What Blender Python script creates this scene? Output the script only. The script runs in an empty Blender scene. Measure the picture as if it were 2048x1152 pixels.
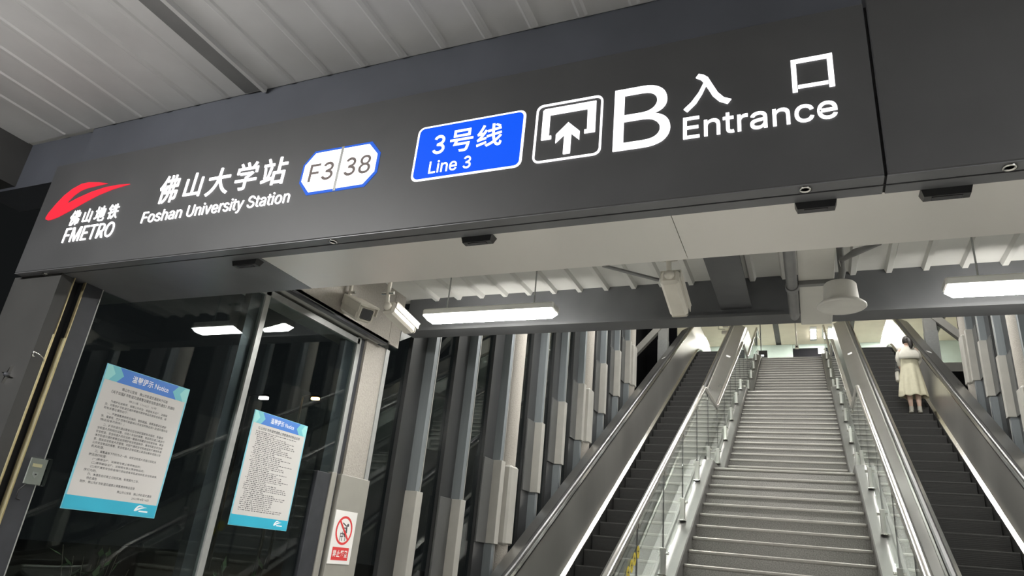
import bpy, bmesh, math, random
from mathutils import Vector, Matrix

random.seed(7)
SC = bpy.context.scene
COL = SC.collection
PI = math.pi
R = math.radians

# ------------------------------------------------------------------ camera
CAM_H = 1.603
F_PX, PITCH, YAW, ROLL = 1352.0, R(21.91), R(24.84), R(5.89)
cam_d = bpy.data.cameras.new('camera')
cam = bpy.data.objects.new('camera', cam_d)
COL.objects.link(cam)
cam_d.sensor_width = 36.0
cam_d.lens = 36.0 * F_PX / 2048.0
cam_d.clip_start, cam_d.clip_end = 0.05, 400
cam.rotation_mode = 'XYZ'
_fw = Vector((-math.sin(YAW) * math.cos(PITCH), math.cos(YAW) * math.cos(PITCH), math.sin(PITCH)))
_rt0 = Vector((math.cos(YAW), math.sin(YAW), 0))
_up0 = _rt0.cross(_fw)
_rt = _rt0 * math.cos(ROLL) + _up0 * math.sin(ROLL)
_up = -_rt0 * math.sin(ROLL) + _up0 * math.cos(ROLL)
cam.matrix_world = Matrix(((_rt.x, _up.x, -_fw.x, 0), (_rt.y, _up.y, -_fw.y, 0),
                           (_rt.z, _up.z, -_fw.z, CAM_H), (0, 0, 0, 1)))
SC.camera = cam

# ------------------------------------------------------------------ world (night sky), exposure
world = bpy.data.worlds.new('night')
SC.world = world
world.use_nodes = True
_bg = world.node_tree.nodes['Background']
_bg.inputs[0].default_value = (0.56, 0.62, 0.64, 1)
_bg.inputs[1].default_value = 0.012
SC.view_settings.view_transform = 'Standard'
SC.view_settings.look = 'None'
SC.view_settings.gamma = 1.0
SC.view_settings.use_curve_mapping = False
SC.view_settings.exposure = 0.0
SC.cycles.max_bounces = 9
SC.cycles.transparent_max_bounces = 24
SC.cycles.sample_clamp_indirect = 6.0
SC.cycles.use_denoising = True

LAMP_W = 105.0      # radiance of the linear lamps' diffusers

# ------------------------------------------------------------------ materials
MATS = {}
def _new(name):
    m = bpy.data.materials.new(name); m.use_nodes = True
    nt = m.node_tree
    return m, nt, nt.nodes['Principled BSDF']

def mat(name, col, rough=0.5, metal=0.0, var=0.12, scale=8.0, bump=0.0, stretch=(1, 1, 1), detail=4, rvar=0.0, spec=0.5):
    m, nt, b = _new(name)
    b.inputs['Roughness'].default_value = rough
    b.inputs['Metallic'].default_value = metal
    b.inputs['Specular IOR Level'].default_value = spec
    tc = nt.nodes.new('ShaderNodeTexCoord')
    mp = nt.nodes.new('ShaderNodeMapping'); mp.inputs['Scale'].default_value = stretch
    nz = nt.nodes.new('ShaderNodeTexNoise')
    nz.inputs['Scale'].default_value = scale; nz.inputs['Detail'].default_value = detail
    nt.links.new(tc.outputs['Object'], mp.inputs['Vector']); nt.links.new(mp.outputs['Vector'], nz.inputs['Vector'])
    cr = nt.nodes.new('ShaderNodeValToRGB')
    lo = [max(0, c * (1 - var)) for c in col]; hi = [min(1, c * (1 + var)) for c in col]
    cr.color_ramp.elements[0].position = 0.3; cr.color_ramp.elements[1].position = 0.7
    cr.color_ramp.elements[0].color = (*lo, 1); cr.color_ramp.elements[1].color = (*hi, 1)
    nt.links.new(nz.outputs['Fac'], cr.inputs['Fac']); nt.links.new(cr.outputs['Color'], b.inputs['Base Color'])
    if bump:
        bp = nt.nodes.new('ShaderNodeBump'); bp.inputs['Strength'].default_value = bump; bp.inputs['Distance'].default_value = 0.02
        nt.links.new(nz.outputs['Fac'], bp.inputs['Height']); nt.links.new(bp.outputs['Normal'], b.inputs['Normal'])
    if rvar:
        mr = nt.nodes.new('ShaderNodeMapRange')
        mr.inputs['To Min'].default_value = max(0.02, rough - rvar); mr.inputs['To Max'].default_value = rough + rvar
        nt.links.new(nz.outputs['Fac'], mr.inputs['Value']); nt.links.new(mr.outputs['Result'], b.inputs['Roughness'])
    MATS[name] = m
    return m

def emit(name, col, strength, base=0.6):
    m, nt, b = _new(name)
    b.inputs['Base Color'].default_value = tuple(c * base for c in col) + (1,)
    b.inputs['Specular IOR Level'].default_value = 0.1
    b.inputs['Emission Color'].default_value = (*col, 1)
    b.inputs['Emission Strength'].default_value = strength
    MATS[name] = m
    return m

def glass(name, tint=(0.86, 0.92, 0.90), ior=1.5):
    m = bpy.data.materials.new(name); m.use_nodes = True
    nt = m.node_tree; nt.nodes.clear()
    out = nt.nodes.new('ShaderNodeOutputMaterial'); mix = nt.nodes.new('ShaderNodeMixShader')
    tr = nt.nodes.new('ShaderNodeBsdfTransparent'); gl = nt.nodes.new('ShaderNodeBsdfGlossy'); fr = nt.nodes.new('ShaderNodeFresnel')
    nz = nt.nodes.new('ShaderNodeTexNoise'); nz.inputs['Scale'].default_value = 0.9
    bp = nt.nodes.new('ShaderNodeBump'); bp.inputs['Strength'].default_value = 0.006; bp.inputs['Distance'].default_value = 0.02
    nt.links.new(nz.outputs['Fac'], bp.inputs['Height']); nt.links.new(bp.outputs['Normal'], gl.inputs['Normal'])
    # the same Fresnel curve on both faces of the thin sheet
    ge = nt.nodes.new('ShaderNodeNewGeometry'); mr = nt.nodes.new('ShaderNodeMapRange')
    mr.inputs['To Min'].default_value = ior; mr.inputs['To Max'].default_value = 1.0 / ior
    nt.links.new(ge.outputs['Backfacing'], mr.inputs['Value']); nt.links.new(mr.outputs['Result'], fr.inputs['IOR'])
    tr.inputs['Color'].default_value = (*tint, 1); gl.inputs['Roughness'].default_value = 0.01
    gl.inputs['Color'].default_value = (0.95, 0.97, 0.96, 1)
    nt.links.new(fr.outputs[0], mix.inputs[0]); nt.links.new(tr.outputs[0], mix.inputs[1]); nt.links.new(gl.outputs[0], mix.inputs[2])
    nt.links.new(mix.outputs[0], out.inputs[0])
    MATS[name] = m
    return m

mat('fascia', (0.05, 0.051, 0.053), 0.5, 0.0, 0.10, 3.0, rvar=0.06)
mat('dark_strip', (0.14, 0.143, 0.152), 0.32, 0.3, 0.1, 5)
mat('slot_black', (0.012, 0.012, 0.013), 0.6)
mat('sensor_black', (0.03, 0.031, 0.033), 0.35)
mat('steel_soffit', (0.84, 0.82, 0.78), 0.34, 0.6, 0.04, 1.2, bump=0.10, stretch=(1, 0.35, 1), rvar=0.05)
mat('steel', (0.72, 0.71, 0.68), 0.33, 0.9, 0.06, 30, stretch=(1, 0.05, 0.3), rvar=0.05)
mat('steel_panel', (0.70, 0.69, 0.66), 0.34, 0.9, 0.08, 1.3, bump=0.10, stretch=(1, 0.7, 0.5), rvar=0.06)
mat('stringer_steel', (0.24, 0.237, 0.228), 0.38, 0.6, 0.08, 1.5, rvar=0.06)
mat('deck_steel', (0.40, 0.395, 0.38), 0.30, 0.85, 0.08, 1.3, bump=0.06, rvar=0.06)
mat('steel_bright', (0.80, 0.79, 0.75), 0.16, 1.0, 0.05, 20)
mat('steel_tube', (0.70, 0.69, 0.66), 0.22, 1.0, 0.05, 20)
mat('roof_white', (0.64, 0.64, 0.61), 0.55, 0.0, 0.08, 2.5, rvar=0.1)
mat('canopy_grey', (0.56, 0.56, 0.56), 0.5, 0.0, 0.10, 2.0)
mat('canopy_groove', (0.17, 0.17, 0.17), 0.6, 0.0, 0.15, 3)
mat('beam_dark', (0.085, 0.088, 0.092), 0.55, 0.0, 0.2, 2.0)
mat('beam_blue', (0.07, 0.076, 0.092), 0.6, 0.0, 0.15, 2.0)
mat('pillar_grey', (0.045, 0.045, 0.044), 0.5, 0.0, 0.14, 2.5)
mat('frame_alu', (0.36, 0.37, 0.36), 0.4, 0.3, 0.06, 20)
mat('frame_dark', (0.055, 0.058, 0.066), 0.35, 0.3, 0.1, 12)
mat('gold', (0.62, 0.52, 0.30), 0.3, 0.8, 0.1, 20)
mat('plaster', (0.40, 0.375, 0.335), 0.85, 0.0, 0.08, 60, bump=0.3)
mat('pillar_plaster', (0.33, 0.31, 0.28), 0.85, 0.0, 0.08, 60, bump=0.3)  # darker copy of plaster, offsetting the strong light of the close lamp
mat('pillar_sleeve', (0.28, 0.272, 0.245), 0.5, 0.0, 0.05, 6)  # darker copy of sleeve, its colour lowered against the same lamp
mat('sleeve', (0.42, 0.41, 0.375), 0.5, 0.0, 0.05, 6)
mat('fin', (0.21, 0.232, 0.245), 0.42, 0.1, 0.06, 6, stretch=(4, 4, .3))
mat('fin_light', (0.36, 0.36, 0.34), 0.45, 0.1, 0.06, 6)
mat('fin_dark', (0.10, 0.102, 0.10), 0.45, 0.0, 0.06, 6)
mat('shaft_wall', (0.042, 0.043, 0.044), 0.3, 0.0, 0.1, 2)
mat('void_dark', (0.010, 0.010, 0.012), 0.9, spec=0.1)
mat('step_dark', (0.022, 0.022, 0.021), 0.55, 0.0, 0.25, 40, stretch=(8, .3, .3))
mat('step_edge', (0.055, 0.055, 0.053), 0.6, 0.0, 0.15, 40)
mat('rubber', (0.035, 0.035, 0.036), 0.3, 0.0, 0.1, 10)
mat('granite', (0.30, 0.294, 0.278), 0.65, 0.0, 0.30, 75, detail=6, bump=0.15)
mat('nosing', (0.45, 0.435, 0.405), 0.38, 0.4, 0.08, 60)
mat('floor_tile', (0.48, 0.47, 0.44), 0.4, 0.0, 0.15, 6)
mat('hall_floor', (0.62, 0.61, 0.58), 0.3, 0.0, 0.08, 4)
mat('hall_cream', (0.66, 0.62, 0.51), 0.6, 0.0, 0.05, 2)
mat('hall_teal', (0.50, 0.60, 0.56), 0.35, 0.0, 0.06, 2)
mat('hall_slot', (0.045, 0.045, 0.045), 0.7)
mat('cctv_body', (0.66, 0.63, 0.56), 0.45, 0.0, 0.05, 10)
mat('cctv_window', (0.045, 0.045, 0.05), 0.15)
mat('lamp_housing', (0.75, 0.75, 0.72), 0.4, 0.0, 0.04, 10)
mat('light_shell', (0.62, 0.61, 0.57), 0.5, 0.0, 0.04, 10)
mat('duct', (0.55, 0.54, 0.50), 0.5, 0.0, 0.05, 3)
mat('pipe', (0.17, 0.17, 0.17), 0.35, 0.2, 0.1, 8)
mat('paper', (0.60, 0.585, 0.57), 0.6, 0.0, 0.02, 4)
mat('print_blue', (0.055, 0.20, 0.62), 0.5, 0, 0.05, 4)
mat('print_teal', (0.03, 0.42, 0.60), 0.5, 0, 0.05, 4)
mat('print_mint', (0.30, 0.66, 0.66), 0.5, 0, 0.05, 4)
mat('print_mint_dark', (0.16, 0.50, 0.58), 0.5, 0, 0.05, 4)
mat('print_edge', (0.20, 0.55, 0.68), 0.5, 0, 0.05, 4)
mat('ink', (0.06, 0.06, 0.065), 0.7, 0, 0.1, 4)
mat('print_white', (0.85, 0.88, 0.92), 0.5, 0, 0.02, 4)
mat('sign_red', (0.66, 0.05, 0.05), 0.45, 0, 0.05, 4)
mat('sign_white', (0.80, 0.79, 0.77), 0.45, 0, 0.03, 4)
mat('acrylic_card', (0.30, 0.31, 0.29), 0.3, 0, 0.1, 12)
mat('brass', (0.62, 0.56, 0.36), 0.35, 0.4, 0.1, 12)
mat('skin', (0.72, 0.52, 0.42), 0.55, 0, 0.05, 12)
mat('cloth_white', (0.62, 0.60, 0.53), 0.8, 0, 0.04, 20)
mat('cloth_cream', (0.64, 0.61, 0.46), 0.8, 0, 0.05, 14)
mat('hair', (0.03, 0.026, 0.024), 0.45, 0, 0.2, 40, stretch=(1, 1, .2))
mat('shoe_black', (0.03, 0.03, 0.03), 0.4)
mat('bag_grey', (0.08, 0.075, 0.07), 0.6, 0, 0.15, 20)
mat('yellow', (0.72, 0.58, 0.05), 0.5, 0, 0.06, 10)
mat('leaf', (0.12, 0.20, 0.09), 0.5, 0, 0.35, 6)
mat('stem', (0.07, 0.06, 0.04), 0.8, 0, 0.2, 10)
mat('soil', (0.05, 0.045, 0.04), 0.9, 0, 0.3, 4)
emit('letter_white', (1.0, 0.98, 1.0), 1.6)
emit('letter_red', (1.0, 0.03, 0.055), 0.95, 0.15)
emit('letter_blue', (0.005, 0.10, 0.92), 1.0, 0.1)
emit('badge_blue', (0.03, 0.14, 0.75), 0.85, 0.2)
emit('badge_digit', (0.40, 0.34, 0.32), 0.28, 0.2)
emit('lamp_glow', (1.0, 0.975, 0.92), LAMP_W)
emit('hall_glow', (1.0, 0.97, 0.90), 160)
emit('front_glow', (1.0, 0.985, 0.96), 390)
emit('slope_glow', (1.0, 0.98, 0.94), 185)
emit('screen_glow', (0.9, 0.92, 1.0), 3.0)
emit('street_orange', (1.0, 0.55, 0.16), 40)
emit('street_white', (1.0, 0.85, 0.8), 14)
glass('glass_wall', (0.80, 0.85, 0.85), 1.45)
glass('glass_rail', (0.94, 0.975, 0.955), 1.45)
glass('acrylic', (0.93, 0.95, 0.94), 1.48)

# ------------------------------------------------------------------ helpers
WO = {}     # world origin of every object made here
def _origin(parent): return WO.get(parent, Vector((0, 0, 0))) if parent else Vector((0, 0, 0))

class MB:
    """collects geometry in world coordinates; build() links it as ONE mesh object"""
    def __init__(s): s.v, s.f, s.m, s.sm = [], [], [], []
    def add(s, vs, fs, mi=0, smooth=False):
        o = len(s.v); s.v += [Vector(v) for v in vs]
        for f in fs: s.f.append([i + o for i in f]); s.m.append(mi); s.sm.append(smooth)
        return s
    def box(s, x0, x1, y0, y1, z0, z1, mi=0):
        vs = [(x, y, z) for z in (z0, z1) for y in (y0, y1) for x in (x0, x1)]
        return s.add(vs, [(0, 2, 3, 1), (4, 5, 7, 6), (0, 1, 5, 4), (2, 6, 7, 3), (0, 4, 6, 2), (1, 3, 7, 5)], mi)
    def bbox(s, x0, x1, y0, y1, z0, z1, b=0.006, mi=0):
        """box with chamfered edges"""
        bm = bmesh.new(); bmesh.ops.create_cube(bm, size=1)
        for v in bm.verts:
            v.co = Vector(((x0 + x1) / 2 + v.co.x * (x1 - x0), (y0 + y1) / 2 + v.co.y * (y1 - y0), (z0 + z1) / 2 + v.co.z * (z1 - z0)))
        bmesh.ops.bevel(bm, geom=bm.edges[:], offset=b, segments=1, affect='EDGES')
        s.from_bm(bm, mi); bm.free(); return s
    def from_bm(s, bm, mi=0, smooth=False, mw=None):
        bm.verts.index_update()
        return s.add([(mw @ v.co) if mw else v.co.copy() for v in bm.verts], [[v.index for v in f.verts] for f in bm.faces], mi, smooth)
    def tube(s, pts, r, n=10, mi=0, caps=True, smooth=True):
        pts = [Vector(p) for p in pts]; rs = r if isinstance(r, (list, tuple)) else [r] * len(pts)
        vs, fs = [], []
        t0 = (pts[1] - pts[0]).normalized(); ref = Vector((0, 0, 1)) if abs(t0.z) < .9 else Vector((1, 0, 0))
        nx = t0.cross(ref).normalized()
        for i, p in enumerate(pts):
            if i == 0: t = pts[1] - pts[0]
            elif i == len(pts) - 1: t = pts[-1] - pts[-2]
            else: t = (pts[i + 1] - p).normalized() + (p - pts[i - 1]).normalized()
            t.normalize(); nx = (nx - t * nx.dot(t)).normalized(); ny = t.cross(nx)
            for k in range(n):
                a = 2 * PI * k / n; vs.append(p + (nx * math.cos(a) + ny * math.sin(a)) * rs[i])
        for i in range(len(pts) - 1):
            for k in range(n):
                a, b = i * n + k, i * n + (k + 1) % n
                fs.append((a, b, b + n, a + n))
        s.add(vs, fs, mi, smooth)
        if caps:
            s.add([v for v in vs[:n]], [list(range(n))[::-1]], mi); s.add([v for v in vs[-n:]], [list(range(n))], mi)
        return s
    def prism(s, pts, plane, c, d, mi=0):
        """2D polygon pts(u,v) on a plane, from depth 0 to d along the outward normal.
        plane 'Y-': (u,v)->(u, c-w, v)   plane 'X+': (u,v)->(c+w, u, v)   plane 'Z-': (u,v)->(u, v, c-w)"""
        a = 0
        for i in range(len(pts)):
            x1, y1 = pts[i]; x2, y2 = pts[(i + 1) % len(pts)]; a += x1 * y2 - x2 * y1
        if a < 0: pts = pts[::-1]
        n = len(pts)
        def mp(u, v, w):
            return {'Y-': (u, c - w, v), 'X+': (c + w, u, v), 'Z-': (u, -v, c - w), 'X-': (c - w, -u, v)}[plane]
        if plane == 'Z-': pts = [(u, -v) for u, v in pts][::-1]
        if plane == 'X-': pts = [(-u, v) for u, v in pts][::-1]
        vs = [mp(u, v, 0) for u, v in pts] + [mp(u, v, d) for u, v in pts]
        fs = [list(range(n))[::-1], list(range(n, 2 * n))] + [(i, (i + 1) % n, n + (i + 1) % n, n + i) for i in range(n)]
        return s.add(vs, fs, mi)
    def ring(s, outer, inner, plane, c, d, mi=0):
        n = len(outer)
        def mp(u, v, w): return {'Y-': (u, c - w, v), 'X+': (c + w, u, v)}[plane]
        vs = [mp(*p, 0) for p in outer] + [mp(*p, 0) for p in inner] + [mp(*p, d) for p in outer] + [mp(*p, d) for p in inner]
        fs = []
        for i in range(n):
            j = (i + 1) % n
            fs += [(2 * n + i, 2 * n + j, 3 * n + j, 3 * n + i), (i, n + i, n + j, j), (i, j, 2 * n + j, 2 * n + i), (n + i, 3 * n + i, 3 * n + j, n + j)]
        return s.add(vs, fs, mi)
    def sweep(s, prof, path, x0, sg, mi=0):
        """closed profile (s,h) carried along path (y,z); x = x0 + sg*s, z = path z + h"""
        n = len(prof); vs = [(x0 + sg * a, y, z + h) for (y, z) in path for (a, h) in prof]; fs = []
        for i in range(len(path) - 1):
            for k in range(n):
                a, b = i * n + k, i * n + (k + 1) % n
                q = (a, b, b + n, a + n); fs.append(q if sg > 0 else q[::-1])
        e = list(range(n)); l = [len(vs) - n + k for k in range(n)]
        fs += [e[::-1] if sg > 0 else e, l if sg > 0 else l[::-1]]
        return s.add(vs, fs, mi)
    def lathe(s, prof, center, n=20, mi=0, axis='z', smooth=True):
        vs, fs = [], []
        for r, h in prof:
            for k in range(n):
                a = 2 * PI * k / n
                p = (r * math.cos(a), r * math.sin(a), h) if axis == 'z' else (r * math.cos(a), h, r * math.sin(a))
                vs.append(Vector(center) + Vector(p))
        for i in range(len(prof) - 1):
            for k in range(n):
                a, b = i * n + k, i * n + (k + 1) % n
                fs.append((a, b, b + n, a + n))
        s.add(vs, fs, mi, smooth)
        s.add(vs[:n], [list(range(n))[::-1]], mi); s.add(vs[-n:], [list(range(n))], mi)
        return s
    def mesh(s, name, mats, origin):
        me = bpy.data.meshes.new(name)
        me.from_pydata([tuple(v - origin) for v in s.v], [], s.f)
        for m in (mats if isinstance(mats, (list, tuple)) else [mats]): me.materials.append(MATS[m])
        for i, p in enumerate(me.polygons): p.material_index = s.m[i]; p.use_smooth = s.sm[i]
        me.update()
        bm = bmesh.new(); bm.from_mesh(me)
        bmesh.ops.recalc_face_normals(bm, faces=bm.faces[:]); bm.to_mesh(me); bm.free()
        return me
    def build(s, name, mats, parent=None, at=None):
        o_ = Vector(at) if at is not None else _origin(parent)
        return link(s.mesh(name, mats, o_), name, parent, o_)

def link(me, name, parent, world):
    o = bpy.data.objects.new(name, me); COL.objects.link(o)
    world = Vector(world)
    if parent: o.parent = parent
    o.location = world - _origin(parent)
    WO[o] = world
    return o

def thing(name, loc, label, cat, group=None):
    o = bpy.data.objects.new(name, None); COL.objects.link(o); o.location = loc; WO[o] = Vector(loc)
    o.empty_display_size = 0.1
    return tag(o, label, cat, group)
def tag(o, label, cat, group=None):
    o['label'] = label; o['category'] = cat
    if group: o['group'] = group
    return o
def struct(o, label=None, cat=None):
    o['kind'] = 'structure'
    if label: o['label'] = label
    if cat: o['category'] = cat
    return o
def root(name, loc=(0, 0, 0), label=None, cat=None):
    o = bpy.data.objects.new(name, None); COL.objects.link(o); o.location = loc; WO[o] = Vector(loc); o.empty_display_size = 0.1
    return struct(o, label, cat)

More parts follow.
